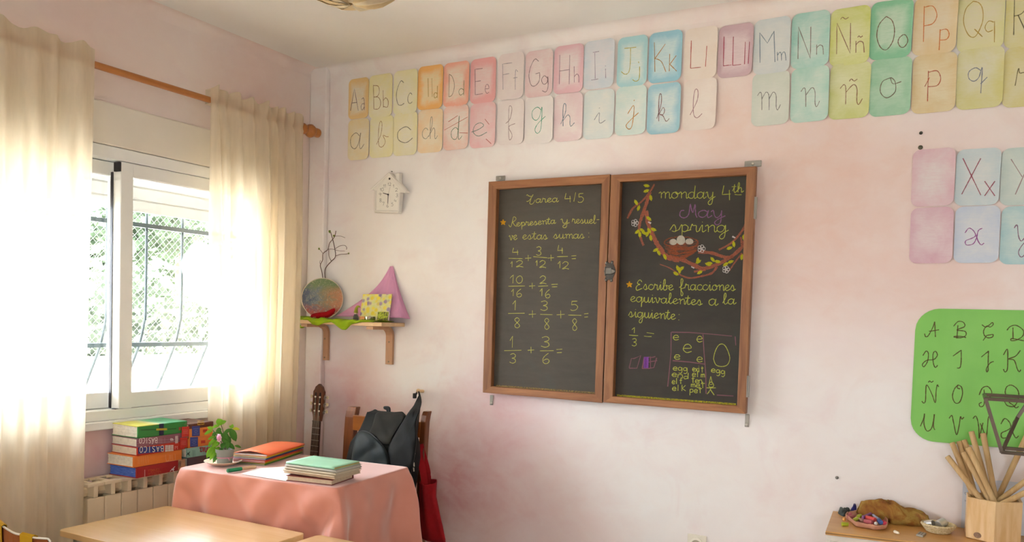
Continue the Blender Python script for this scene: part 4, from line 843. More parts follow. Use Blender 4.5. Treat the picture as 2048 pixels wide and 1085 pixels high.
spine_part('subtitle', [[(x, 488), (x+4, 570)] for x in (1115, 1128, 1142)], '4c6c66', c4, .2065, .0014)
c3 = book('red blue and orange patterned book, third from the top of the rear stack', GB, ya, yb+.004, zb+.0965, zb+.139, .035, .205, 'e2843c')
c2 = book('red blue and orange patterned book, second from the top of the rear stack', GB, ya+.005, yb+.008, zb+.1395, zb+.182, .035, .205, 'e88f40')
for bk, dx, yt, ybm in ((c3, -22, 340, 462), (c2, 0, 208, 332)):
    spine_block('red_block', 985+dx, yt, 1075+dx, ybm, yt-6, ybm-8, 'c8382c', bk, .206); spine_block('blue_block', 1108+dx, yt-6, 1202+dx, ybm-10, yt-12, ybm-16, '3a4a92', bk, .206); spine_block('red_label', 1240+dx, yt+32, 1290+dx, yt+68, yt+28, yt+64, 'c0402c', bk, .206)
    spine_part('emblem', boxed('O', 1140+dx, yt+40, 1172+dx, yt+70)+[[(1125+dx, yt+25), (1190+dx, yt+20)], [(1125+dx, yt+92), (1190+dx, yt+86)]], '8a94c4', bk, .2075, .0012); spine_part('title', [[(1000+dx, yt+40+q*14), (1060+dx, yt+37+q*14)] for q in range(4)], 'e09080', bk, .2075, .001)
c1 = book('thin brown book with yellow zigzag, on top of the rear stack', GB, ya+.005, yb+.01, zb+.1825, zb+.205, .03, .205, '6a3c2a', 'e6cfa8')
spine_part('ornament', [[(1175, 140), (1210, 138), (1210, 158), (1178, 160), (1178, 182), (1212, 180)], [(1255, 134), (1222, 136), (1222, 156), (1254, 154), (1254, 176), (1220, 178)]], 'd8b43c', c1, .2068, .0036); spine_part('pattern', [[(1020+q*16, 190), (1036+q*16, 150)] for q in range(7)], 'a88a76', c1, .2068, .0016)

# ================================================================== TABLES AND CHAIRS
mdesk = wood('e2b878', 'f0cf9c', 'x', 3, .3); mdesk.node_tree.nodes['Principled BSDF'].inputs['Coat Weight'].default_value = .8; mdesk.node_tree.nodes['Principled BSDF'].inputs['Coat Roughness'].default_value = .22; msteel = plain('b9b5ac', .35, .6); mchair = wood('5e2f14', '8a4a20', 'z', 6, .3); mchair2 = wood('8f4f1e', 'b06a2c', 'x', 5, .3)
def rrect(x0, x1, y0, y1, r, z, n=6):
    P = []
    for cx_, cy_, a0 in ((x1-r, y0+r, -PI/2), (x1-r, y1-r, 0), (x0+r, y1-r, PI/2), (x0+r, y0+r, PI)): P += [Vector((cx_+r*math.cos(a0+PI/2*k/n), cy_+r*math.sin(a0+PI/2*k/n), z)) for k in range(n+1)]
    return P
D1 = thing('school_desk', (.778, -1.5, 0), 'light wood school desk in front of the radiator and pink table', 'desk', 'light wood school desks')
MB().prism(rrect(.40, 1.157, -1.735, -1.262, .022, .578), (0, 0, .022)).build('tabletop', mdesk, D1, bevel=.002)
fr = MB()
for a in ((.44, 1.117, -1.70, -1.68), (.44, 1.117, -1.317, -1.297), (.44, .46, -1.70, -1.297), (1.097, 1.117, -1.70, -1.297)): fr.box(*a, .55, .578)
fr.build('frame', msteel, D1)
for x in (.45, 1.107):
    for y in (-1.69, -1.307): MB().tube([(x, y, .55), (x, y, 0)], .012, 10).build('leg', msteel, D1, smooth=True)
def dup(root, loc, label):
    r = root.copy(); COL.objects.link(r); r.location = loc; r['label'] = label; ORG[r.name] = Vector(loc)
    for c in list(root.children):
        d = c.copy(); COL.objects.link(d); d.parent = r
    return r
dup(D1, (1.583, -1.487, 0), 'light wood school desk to the right, only one rounded corner showing at the bottom')

# teacher table under a pink cloth
AN = math.radians(5); U = Vector((math.cos(AN), math.sin(AN), 0)); V = Vector((-math.sin(AN), math.cos(AN), 0)); ZT = .762
A_, B_ = .775, .52; FR_ = Vector((1.226, -1.180, 0)); FL_ = FR_-U*A_
def tp(p, q, z=0.0): v = FL_+U*p+V*q; return Vector((v.x, v.y, z))
TB = thing('teacher_table', tp(A_/2, B_/2, 0), 'table hidden under the pink cloth in the corner', 'table')
MT = Matrix.Translation(FL_) @ Matrix.Rotation(AN, 4, 'Z')
box(.012, A_-.012, .012, B_-.012, .725, .752, M=MT).build('tabletop', mdesk, TB)
for p in (.04, A_-.04):
    for q in (.04, B_-.04): box(p-.02, p+.02, q-.02, q+.02, 0, .725, M=MT).build('leg', msteel, TB)
T = NT('pink_cloth'); T.set(.52, 0, .55); v = T.coords(); T.base(T.ramp(T.noise(v, 5, 3), [(.35, 'd98c76'), (.7, 'df9782')])); T.bump(T.noise(v, 600, 2), .15, .001); T.p.inputs['Sheen Weight'].default_value = 1.0; T.p.inputs['Sheen Roughness'].default_value = .35; T.p.inputs['Sheen Tint'].default_value = (1, .93, .9, 1)
def perim(k, n):
    L = 2*(A_+B_); s = L*k/n
    for w_, f_ in ((A_, lambda t: ((t, 0), (0, -1))), (B_, lambda t: ((A_, t), (1, 0))), (A_, lambda t: ((A_-t, B_), (0, 1))), (B_, lambda t: ((0, B_-t), (-1, 0)))):
        if s <= w_: return f_(s)
        s -= w_
    return ((0, 0), (0, -1))
N_ = 360; L_ = 2*(A_+B_); corners = [0, A_, A_+B_, 2*A_+B_, L_]
rows = []
def cornerd(s): return min(((abs(s-c), i % 4, s-c) for i, c in enumerate(corners)), key=lambda a: a[0])
rnc = random.Random(3); wr = [(rnc.uniform(14, 60), rnc.uniform(0, 6.28), rnc.uniform(-9, 9), rnc.uniform(.3, 1)) for _ in range(7)]
for fct in (0.0, .5, .8, .92): rows.append([tp(A_/2+(perim(k, N_)[0][0]-A_/2)*fct, B_/2+(perim(k, N_)[0][1]-B_/2)*fct, ZT) for k in range(N_)])
for t in (0, .012, .03, .06, .1, .15, .22, .3, .4, .52, .66, .82, 1):
    row = []
    for k in range(N_):
        (p, q), (nx, ny) = perim(k, N_); s = L_*k/N_; d, ci, sd = cornerd(s); drop = t*.44
        # direction fans out round the corner
        f = max(0, 1-d/.035); cxn, cyn = {0: (-1, -1), 1: (1, -1), 2: (1, 1), 3: (-1, 1)}[ci]; ddx, ddy = nx*(1-f*.5)+cxn*f*.5, ny*(1-f*.5)+cyn*f*.5
        o = .003+.008*min(1, t*8)+.004*t
        tip = {0: .05, 1: .05, 2: .055, 3: .05}[ci]; o += tip*min(1, t*1.5)**.8*math.exp(-(d/.045)**2)-.018*min(1, t*2)*math.exp(-((d-.11)/.045)**2)
        wrk = sum(a*math.sin(fr_*s+ph+sk*drop*3) for fr_, ph, sk, a in wr)
        side = 1.0 if ny == -1 else .35
        o += .0085*side*min(1, t*4)*wrk
        diag = math.sin(26*(d-.9*drop)) if ny == -1 else 0
        o += .015*min(1, t*5)*diag*max(0, 1-d/.42)
        z = ZT-drop if t > 0 else ZT
        if t == 0: o = 0
        if t == .012: o = .004; z = ZT-.0015
        pull = .006*f*(1 if t < .1 else 0)
        P_ = tp(p+ddx*(o-pull), q+ddy*(o-pull), z+(.01*math.sin(s*7+1)*t if t > .9 else 0))
        if z < .66 and .36 < P_.x: P_.y = max(P_.y, -1.2585-.03*max(0, (z-.61)/.05))
        row.append(P_)
    rows.append(row)
for r in rows: r.append(r[0])
o = MB().grid(rows).build('tablecloth', T.m, smooth=True, solid=.0015, angle=180, sub=1); tag(o, 'salmon pink cloth draped over the corner table', 'tablecloth')

# brown wooden chair behind the table
yc = -.345
def cpx(px, py, y=yc): return onB(px, py, -y)
xl0, xl1 = cpx(689, 840).x, cpx(709, 840).x-.004; xr0, xr1 = cpx(838, 850).x+.005, cpx(851, 850).x; ztop = cpx(699, 815).z; zr = cpx(845, 824).z
CH = thing('wooden_chair', ((xl0+xr1)/2, -.5, 0), 'brown wooden chair behind the pink table with a backpack hung on it', 'chair')
def post(x0, x1, zt, curve):
    m = MB(); rings = []
    for z, dy in ((0, .04), (.2, .02), (.45, 0), (.65, .005), (.8, .012), (zt-.05, .02), (zt-.02, .022+curve*.5), (zt, .026+curve)):
        k = .9 if z == zt else 1; xm = (x0+x1)/2; h = (x1-x0)/2*k; rings.append([Vector((xm-h, yc-.018+dy, z)), Vector((xm+h, yc-.018+dy, z)), Vector((xm+h, yc+.018+dy, z)), Vector((xm-h, yc+.018+dy, z))])
    return m.loft(rings)
post(xl0, xl1, ztop, .012).build('back_post', mchair, CH, bevel=.004); post(xr0, xr1, zr, .012).build('back_post', mchair, CH, bevel=.004)
za, zb_ = cpx(708, 831).z, cpx(708, 861).z
for z0, z1 in ((zb_, za), (.62, .69)): box(xl1-.004, xr0+.004, yc-.004, yc+.018, z0, z1).build('back_rail', mchair2, CH, bevel=.003)
box(xl0, xr1, -.74, yc-.02, .43, .455).build('seat', mchair2, CH, bevel=.006)
for x in (xl0+.02, xr1-.02): MB().tube([(x, -.70, .43), (x, -.71, 0)], [.02, .014], 10).build('front_leg', mchair, CH, smooth=True)
for x in (xl0+.02, xr1-.02): box(x-.01, x+.01, -.7, yc, .2, .23).build('stretcher', mchair, CH)

# backpack leaning on the chair back, one strap looped over a wall peg
BP = thing('backpack', ((xl1+xr0)/2, -.47, .455), 'dark grey fabric backpack hung on the wooden chair', 'backpack')
mb1 = fabric('191a17', '131412', .75, 700, .5, 18); mb2 = fabric('2b3232', '202626', .6, 700, .4, 10); mb3 = fabric('2a2922', '21201b', .85, 900, .5, 14); mb4 = plain('141414', .6)
def pk(px, py, y): return onB(px, py, -y)
lev = [(822, 748, 806, .02, -.40), (826, 738, 812, .035, -.405), (840, 734, 822, .05, -.415), (855, 727, 826, .06, -.425), (880, 711, 831, .08, -.44), (905, 706, 831, .088, -.445), (930, 702, 827, .09, -.45), (960, 700, 822, .09, -.45), (1000, 700, 816, .088, -.45), (1030, 704, 808, .08, -.45)]
rings = []
for py, l, r_, dep, yy in lev:
    a, b = pk(l, py, yy), pk(r_, py, yy); cx_, hw = (a.x+b.x)/2, (b.x-a.x)/2; ring = []
    for k in range(28):
        an = 2*PI*k/28; ca, sa = math.cos(an), math.sin(an); e = .55
        ring.append(Vector((cx_+hw*math.copysign(abs(ca)**e, ca), yy+dep*math.copysign(abs(sa)**e, sa), a.z+.006*math.sin(3*an+py))))
    rings.append(ring)
rings.append([Vector((p.x, p.y, .457)) for p in rings[-1]])
MB().loft(rings[::-1]).build('body', mb1, BP, smooth=True, angle=80)
def bfront(x, y):
    T_ = [(780, -.055), (800, -.18), (822, -.415)]+[(l[0], l[4]-l[3]) for l in lev[1:]]
    return interp_(T_, y)
def interp_(T_, x):
    for (a, b), (c, d) in zip(T_, T_[1:]):
        if x <= c: return b+(d-b)*max(0, (x-a)/(c-a))
    return T_[-1][1]
def patch(name, poly, mat, y0, y1, parent=BP, yf=None, wr_=.006, seed=1):
    rn = random.Random(seed); P = [(x/6.03+660, y/6.03+780) for x, y in poly]; Q = smoothpath([(x, y, 0) for x, y in P+[P[0]]], 4)[:-1]; cx_ = sum(q.x for q in Q)/len(Q); cy_ = sum(q.y for q in Q)/len(Q); rings = []
    for s, t in ((1.0, 0), (.985, .5), (.95, .8), (.85, .93), (.7, .97), (.52, 1), (.35, 1), (.2, 1), (.06, 1)):
        rg = []
        for k, q in enumerate(Q):
            x, y = cx_+(q.x-cx_)*s, cy_+(q.y-cy_)*s; yy = y0+(y1-y0)*t
            if yf: yy += yf(x, y)
            yy += wr_*math.sin(x*.16+y*.05+seed)*math.sin(y*.12-x*.06+seed*2)*min(1, (1-s)*4)
            rg.append(pk(x, y, yy))
        rings.append(rg)
    return MB().loft(rings, True, True).build(name, mat, parent, smooth=True, angle=80)
patch('top_panel', [(545, 300), (600, 262), (760, 275), (905, 310), (830, 450), (760, 560), (715, 660), (610, 645), (560, 570), (475, 520), (510, 430)], mb3, .012, -.010, yf=bfront, wr_=.004, seed=4)
patch('front_pocket', [(340, 515), (400, 498), (480, 522), (560, 590), (640, 680), (690, 770), (715, 900), (722, 1060), (240, 1060), (255, 860), (285, 660)], mb2, .02, -.028, yf=bfront, wr_=.006, seed=9)
patch('side_flap', [(1065, 95), (1085, 45), (1105, 150), (1080, 260), (1040, 420), (1045, 620), (1030, 760), (1000, 920), (940, 1085), (760, 1060), (715, 880), (705, 700), (790, 530), (920, 310), (1010, 190)], mb1, .02, -.022, yf=bfront, wr_=.005, seed=2)
MB().tube([pk(q.x/6.03+660, q.y/6.03+780, bfront(0, q.y/6.03+780)-.012) for q in smoothpath([(345, 512, 0), (400, 500, 0), (480, 524, 0), (560, 592, 0), (640, 682, 0), (690, 775, 0), (712, 900, 0)], 5)], .003, 6).build('zip', mb4, BP, smooth=True)
MB().tube([pk(q.x/6.03+660, q.y/6.03+780, -.41) for q in smoothpath([(700, 285, 0), (690, 240, 0), (660, 222, 0), (665, 212, 0), (712, 222, 0), (716, 285, 0)], 4)], .006, 6).build('grab_handle', mb4, BP, smooth=True)
PG = onB(838, 784, .035)
MB().tube([pk(q.x/6.03+660, q.y/6.03+780, q.z) for q in smoothpath([(1085, 110, -.12), (1078, 60, -.07), (1068, 20, -.04), (1060, 8, -.032), (1045, 40, -.04), (1030, 75, -.045), (1022, 100, -.05)], 4)], .005, 6).build('strap_loop', mb4, BP, smooth=True)
MB().box(PG.x-.022, PG.x-.010, -.06, -.04, PG.z-.035, PG.z-.008).build('buckle', mb4, BP, bevel=.002)
zp = MB()
for y in (500, 730, 880, 940): c_ = pk((1030-(y-500)*.05)/6.03+660, y/6.03+780, -.50); zp.tube([c_, c_+Vector((.002, 0, -.018))], .003, 6)
zp.build('zip_pull', plain('c8c0a8', .4, .5), BP)
m = MB(); m.tube([(PG.x, 0, PG.z), (PG.x, -.038, PG.z+.004)], [.009, .008], 10); m.blob((PG.x, -.042, PG.z+.005), .011, 12, 8)
tag(m.build('wall_peg', plain('d8b88c', .5), smooth=True), 'small pale wooden wall peg holding the backpack strap', 'peg')

# red bag hanging on the chair
RBG = thing('red_bag', tuple(onB(855, 1000, .36)), 'red cloth bag hanging from the right side of the wooden chair', 'bag'); mred = fabric('a3161c', '8a1016', .85, 800, .5, 9); yb_ = -.36
rings = []
for py, l, r_, dep in ((362, 366, 535, .032), (378, 366, 534, .034), (450, 366, 528, .034), (540, 364, 525, .034), (700, 360, 572, .032), (850, 356, 612, .028), (1000, 352, 648, .02), (1030, 358, 652, .012), (1070, 440, 600, .006)):
    a, b = onB(l/5.86+780, py/5.86+900, -yb_), onB(r_/5.86+780, py/5.86+900, -yb_); cx_, hw = (a.x+b.x)/2, (b.x-a.x)/2
    rings.append([Vector((cx_+hw*math.cos(2*PI*k/24), yb_+dep*math.sin(2*PI*k/24)*(1+.25*math.sin(5*k)), a.z+(.008*math.sin(2*PI*k/24) if py < 400 else 0))) for k in range(24)])
MB().loft(rings, True, False).build('bag_body', mred, RBG, smooth=True, solid=.003, angle=80)
def rb(x, y, yy): return onB(x/5.86+780, y/5.86+900, -yy)
m = MB(); m.ribbon(smoothpath([rb(452, 430, yb_+.022), rb(446, 350, yb_+.022), rb(436, 250, yb_+.02), rb(395, 90, yb_+.012), rb(352, -60, yb_)]), .03, (.5, -.85, 0)); m.build('handle_strap', mred, RBG, solid=.002)
m = MB(); m.ribbon(smoothpath([rb(410, 430, yb_-.022), rb(400, 340, yb_-.026), rb(384, 240, yb_-.026), rb(350, 80, yb_-.024), rb(340, -60, yb_-.01)]), .03, (.5, -.85, 0)); m.build('handle_strap', mred, RBG, solid=.002)
# cream padded strip between backpack and bag
CP = thing('cream_pad', tuple(onB(824, 1010, .57)), 'cream padded strip hanging behind the right corner of the pink table', 'pad'); mcp = fabric('d8c8a4', 'c8b690', .9)
for poly in ([(205, 385), (250, 400), (280, 460), (282, 560), (275, 640), (250, 658), (215, 640)], [(240, 668), (285, 662), (302, 730), (315, 812), (295, 825), (255, 815)]):
    q = [onB(x/5.86+780, y/5.86+900, .58) for x, y in poly]; MB().prism(q, (0, .018, 0)).build('pad', mcp, CP, bevel=.006, smooth=True)

# small metal-framed chair, bottom left
FC = thing('metal_chair', (.56, -2.0, 0), 'metal framed chair with yellow bands on its top rail, cut by the lower left corner', 'chair'); mwht = plain('e6ddcc', .35, .2)
P0 = [onZ(x, y, z) for x, y, z in ((-90, 1040, .70), (-40, 1032, .70), (0, 1047, .695), (22, 1064, .688), (45, 1070, .684), (70, 1076, .68), (96, 1078, .678))]
yA = -2.0; P0 = [onB(x, y, 2.0-.03*math.sin(k)) for k, (x, y) in enumerate(((-58, 1033), (-32, 1036), (-6, 1043), (8, 1055), (28, 1067), (45, 1071), (70, 1076.5), (96, 1078.5)))]
E_ = P0[-1]; tl = [E_+Vector((.012, 0, -.006)), E_+Vector((.018, 0, -.03)), Vector((E_.x+.02, -1.99, .42)), Vector((E_.x+.02, -1.97, 0))]
S_ = P0[0]; hd = [Vector((S_.x-.02, -1.97, 0)), Vector((S_.x-.02, -1.99, .42)), S_+Vector((-.018, 0, -.03)), S_+Vector((-.01, 0, -.006))]
MB().tube(hd[2:]+smoothpath(P0, 4)+tl[:2], .0034, 10).build('top_rail', mwht, FC, smooth=True)
for a, b in ((tl[1], tl[2:]), (hd[2], hd[1::-1])): MB().tube([a]+list(b), .0075, 10).build('back_leg', mwht, FC, smooth=True)
Xa, Xb = S_.x-.01, E_.x+.01
MB().grid([[Vector((Xa+(Xb-Xa)*k/12, -2.0+.02*math.sin(PI*k/12), z)) for k in range(13)] for z in (.5,)]+[[Vector((q.x, q.y, q.z-.0035)) for q in [P0[0]+(P0[0]-P0[0])]+[smoothpath(P0, 4)[min(28, int(k*28/12))] for k in range(1, 13)]]]).build('backrest', fabric('a05a28', '8a4a20'), FC, solid=.004)
for (i, j) in ((2, 3), (5, 6)):
    a, b = P0[i], P0[j]; m = MB()
    
    dn = Vector((0, 0, -.14)); o1 = Vector((0, .009, .004)); o2 = Vector((0, -.009, .004)); up_ = Vector((0, 0, .0085))
    m.grid([[a+dn+o1*.4, b+dn+o1*.4], [a+o1, b+o1], [a+up_, b+up_], [a+o2, b+o2], [a+dn+o2*.4, b+dn+o2*.4]]); m.build('yellow_band', fabric('c89a18', 'b88a10', .7), FC, solid=.002)
box(Xa, Xb, -1.99, -1.75, .36, .385).build('seat', mdesk, FC, bevel=.006)
for x in (Xa+.01, Xb-.01): MB().tube([(x, -1.765, .36), (x, -1.755, 0)], .009, 10).build('front_leg', mwht, FC, smooth=True)

# ================================================================== GUITAR
GN = onB(632.5, 843, .16); gt = math.radians(4); GU = Vector((0, math.sin(gt), math.cos(gt))); GF = Vector((0, -math.cos(gt), math.sin(gt))); GX = Vector((1, 0, 0))
def gp(x, t, d=0.0): return GN+GX*x+GU*t+GF*d
GT = thing('guitar', tuple(gp(0, -.8)), 'brown classical guitar standing in the corner, headstock and neck showing above the table', 'guitar')
mgt = wood('4e2614', '74401f', 'z', 6, .35); mgb = wood('2a1510', '40221a', 'z', 8, .4); mgs = wood('c07a34', 'd69a50', 'z', 8, .25)
hd_ = [(-.025, 0), (-.030, .035), (-.036, .055), (-.036, .16), (-.028, .172), (-.022, .186), (-.012, .194), (0, .203), (.012, .194), (.022, .186), (.028, .172), (.036, .16), (.036, .055), (.030, .035), (.025, 0)]
MB().prism([gp(x, t) for x, t in hd_], GF*-.02).build('headstock', mgt, GT, bevel=.002)
for sx_ in (-.016, .016): MB().prism([gp(sx_+a, t, .0006) for a, t in ((-.006, .03), (.006, .03), (.006, .15), (.004, .155), (-.004, .155), (-.006, .15))], GF*-.001).build('string_slot', plain('180d0a', .8), GT)
for sx_ in (-1, 1):
    for t in (.055, .093, .131):
        MB().blob(gp(sx_*.016, t, .002), .0052, 10, 8).build('roller', plain('e2d8c4', .3), GT, smooth=True)
        m = MB(); m.tube([gp(sx_*.037, t, -.012), gp(sx_*.05, t, -.014)], .003, 8); m.build('tuner_shaft', mzinc, GT); m = MB(); m.loft([[gp(sx_*x, t+a, -.014+b) for a, b in ((-.008, -.004), (.008, -.004), (.009, .004), (-.009, .004))] for x in (.05, .062)]); m.build('tuner_button', plain('d8c49a', .35), GT, bevel=.002)
    m = MB(); m.prism([gp(sx_*.0362, t, -.010+.006*math.sin(t*160)) for t in [.04+.0105*q for q in range(11)]]+[gp(sx_*.0362, t, -.020) for t in (.145, .04)], GX*sx_*.002); m.build('machine_plate', mzinc, GT)
MB().prism([gp(x, t, .003) for x, t in ((-.026, -.005), (.026, -.005), (.026, .002), (-.026, .002))], GF*-.006).build('nut', plain('2c1a14', .5), GT)
MB().prism([gp(x, t, .001) for x, t in ((-.026, -.005), (.026, -.005), (.030, -.44), (-.030, -.44))], GF*-.006).build('fingerboard', mgb, GT)
rings = []
for t, w_, dd in ((-.001, .025, .02), (-.1, .026, .021), (-.3, .029, .023), (-.36, .03, .05)): rings.append([gp(w_*math.cos(a), t, -.005-dd*math.sin(a)) for a in [PI*q/10 for q in range(11)]])
MB().loft(rings).build('neck', mgt, GT, smooth=True)
for k in range(1, 13):
    t = -.65*(1-2**(-k/12)); MB().tube([gp(-.027, t, .0012), gp(.027, t, .0012)], .0011, 6).build('fret', plain('c8c2b4', .3, .8), GT)
for k in range(6):
    x = -.021+.0084*k; MB().tube([gp((-.016 if k < 3 else .016)+(.001*(k % 3-1)), (.055, .093, .131)[k % 3 if k < 3 else 2-k % 3], .003), gp(x, 0, .004), gp(x*1.3, -.64, .006)], .0007, 5).build('string', plain('c4b494', .3, .3), GT)
bo = [(0, -.34), (.08, -.342), (.125, -.37), (.138, -.42), (.125, -.48), (.115, -.53), (.135, -.59), (.17, -.65), (.182, -.70), (.165, -.765), (.11, -.805), (0, -.818)]
bo = bo+[(-x, t) for x, t in bo[-2:0:-1]]
Q = smoothpath([(x, t, 0) for x, t in bo+[bo[0]]], 4)[:-1]
MB().prism([gp(q.x, q.y, -.006) for q in Q], GF*-.09).build('body', mgs, GT, bevel=.002)
MB().lathe([(.042, 0), (.042, .0012)], gp(0, -.50, -.0055), 28, Matrix.Rotation(PI/2-gt, 4, 'X')).build('sound_hole', plain('1c0f0a', .9), GT)
MB().prism([gp(x, t, .003) for x, t in ((-.08, -.65), (.08, -.65), (.08, -.672), (-.08, -.672))], GF*-.009).build('bridge', mgb, GT)

# ================================================================== ON THE PINK TABLE
ZC = ZT+.002
def tz(x, y, h=0): return onZ(x, y, ZC+h)
sc0 = tz(446, 931); SA = MB(); SA.lathe([(0.001, .004), (.035, .004), (.037, 0), (.040, .001), (.052, .006), (.070, .0155), (.0765, .0185), (.0765, .0205), (.068, .017), (.05, .0085), (.036, .0065), (.001, .0065)], sc0, 40)
tag(SA.build('saucer', plain('efe2cc', .3, 0, .03), smooth=True, angle=60), 'cream saucer under the potted flower on the pink table', 'saucer')
pc = Vector((sc0.x, sc0.y, sc0.z+.0072)); pc = pc+ (tz(450, 931)-sc0)*.8; pc.z = sc0.z+.0072
PF = thing('potted_flower', tuple(pc), 'small flowering plant with one pink bloom in a grey pot', 'plant')
m = MB(); m.lathe([(.001, 0), (.030, 0), (.031, .002), (.0355, .048), (.0375, .048), (.038, .062), (.0365, .062), (.034, .050), (.001, .048)], pc, 32); m.build('pot', plain('8d8d84', .6, 0, .05), PF, smooth=True, angle=30)
m = MB(); m.lathe([(.0335, .0), (.0352, .0), (.0355, .0035), (.0335, .0035)], pc+Vector((0, 0, .026)), 32, cap=False); m.tube([pc+Vector((.033, -.012, .028)), pc+Vector((.04, -.014, .026)), pc+Vector((.041, -.012, .018))], .0014, 6); m.build('pink_cord', plain('d8809a', .7), PF)
ml1 = leafmat('74b02e', 'a4d056'); ml2 = leafmat('4c8238', '74a850'); ml3 = leafmat('bcc436', 'd8d64c')
rnp = random.Random(12)
def leaf(m, base, tip, w, up, curl=.15):
    d = tip-base; s = d.cross(up).normalized(); n = s.cross(d).normalized(); L = d.length; rows = []
    for k in range(7):
        t = k/6; ww = w*math.sin(PI*min(1, t*.93+.05))**.75*(1 if t < .99 else .1); c_ = base+d*t+n*L*curl*math.sin(PI*t)-Vector((0, 0, L*.12*t*t))
        rows.append([c_-s*ww+n*ww*.25, c_-s*ww*.5, c_-n*ww*.12, c_+s*ww*.5, c_+s*ww+n*ww*.25])
    m.grid(rows)
def pv(x, y, d=0.0):                         # point of the plant near its pot axis, d metres towards the room
    p = ray(x/7.75+400, y/7.75+820); dist = (pc-CAM).dot(_f)-d; return CAM+p*(dist/p.dot(_f))
LV = [((330, 240), (275, 125), 60, 0, 1), ((330, 220), (410, 165), 34, 0, 1), ((300, 250), (190, 270), 30, 0, 1), ((200, 310), (115, 260), 34, .01, 1), ((190, 330), (65, 375), 30, .012, 1), ((300, 330), (300, 270), 38, .0, 2), ((330, 380), (250, 300), 40, 0, 2), ((390, 350), (400, 520), 70, .0, 2), ((480, 300), (360, 380), 34, .01, 2), ((470, 300), (560, 470), 60, .0, 2), ((500, 290), (505, 215), 26, 0, 1), ((500, 290), (455, 240), 22, 0, 1), ((510, 300), (620, 295), 26, .0, 3), ((520, 330), (560, 420), 26, -.01, 3), ((260, 470), (140, 520), 36, .012, 1), ((300, 520), (180, 560), 50, .012, 1), ((240, 560), (100, 730), 52, .02, 1), ((300, 580), (150, 760), 50, .022, 1), ((350, 600), (200, 800), 44, .02, 2), ((380, 520), (340, 600), 50, .01, 2), ((420, 520), (540, 600), 40, .0, 2), ((450, 500), (420, 600), 40, .01, 2), ((330, 450), (210, 440), 40, .008, 2), ((250, 420), (120, 450), 26, .01, 1), ((380, 420), (470, 480), 50, 0, 2), ((540, 560), (640, 580), 22, -.01, 2), ((320, 350), (330, 470), 60, -.01, 2), ((430, 400), (440, 540), 60, -.012, 2), ((260, 350), (190, 420), 34, 0, 2), ((200, 480), (130, 570), 28, .014, 1)]
for a, b, w_, d, kind in LV:
    m = MB(); leaf(m, pv(*a, d*.3), pv(*b, d+.004), w_*.00022*1.1, Vector((.55, -.7, .45)) if abs(a[0]-b[0]) > 30 else Vector((.6, -.8, .1)), .12); m.build('leaf', (ml1, ml2, ml3)[kind-1], PF, smooth=True, solid=.0006, angle=180)
for a, b in (((400, 620), (330, 240)), ((420, 620), (490, 300)), ((390, 620), (200, 320)), ((400, 600), (300, 430))):
    MB().tube(smoothpath([pv(*a), pv((a[0]+b[0])/2+15, (a[1]+b[1])/2), pv(*b)], 4), .0016, 6).build('stem', plain('5c5a2a', .6), PF)
fl = pv(297, 437, .026); rnf = random.Random(2)
for lay in range(5):
    for k in range(7):
        m = MB(); a = 2*PI*k/7+lay*.5; r1 = .0035+.0022*lay; c_ = fl+Vector((math.cos(a)*r1*.8, -math.sin(.2)*r1-.004+.0018*lay, math.sin(a)*r1)); m.blob(c_, .0052, 8, 6, (1, .5, 1)); 
        if lay in (1, 2, 3, 4): m.build('petal', plain(('d85c8c', 'e27ca4', 'eb9cba', 'f2bccc', 'f5cbd6')[lay], .7), PF, smooth=True)
MB().blob(fl, .0105, 14, 10).build('bloom', plain('ea9ab8', .7), PF, smooth=True)
MB().blob(pv(232, 800, .035), .0028, 8, 6).build('fallen_bud', plain('8a2a28', .6), PF)
# marker pen
a, b = tz(454.5, 942.5, .0085), tz(511.5, 934.5, .0085); d = (b-a); PN = thing('marker_pen', tuple((a+b)/2-Vector((0, 0, .0085))), 'marker pen with green cap lying before the saucer', 'pen')
MB().tube([a, a+d*.015, a+d*.48, a+d*.49], [.0062, .0082, .0082, .0078], 14).build('cap', plain('1f8a58', .35), PN, smooth=True, angle=30); MB().tube([a+d*.485, a+d*.95, b], [.0074, .0074, .005], 14).build('barrel', plain('dcb38a', .45), PN, smooth=True, angle=30)
# white sheet
q = [tz(x, y, .0004) for x, y in ((482, 949), (514, 938), (572, 934), (600, 950), (572, 963))]
tag(MB().prism(q, (0, 0, .0006)).build('paper_sheet', plain('f2eee6', .8, 0, .02)), 'white sheet of paper on the pink table between pen and mint notebook', 'paper')
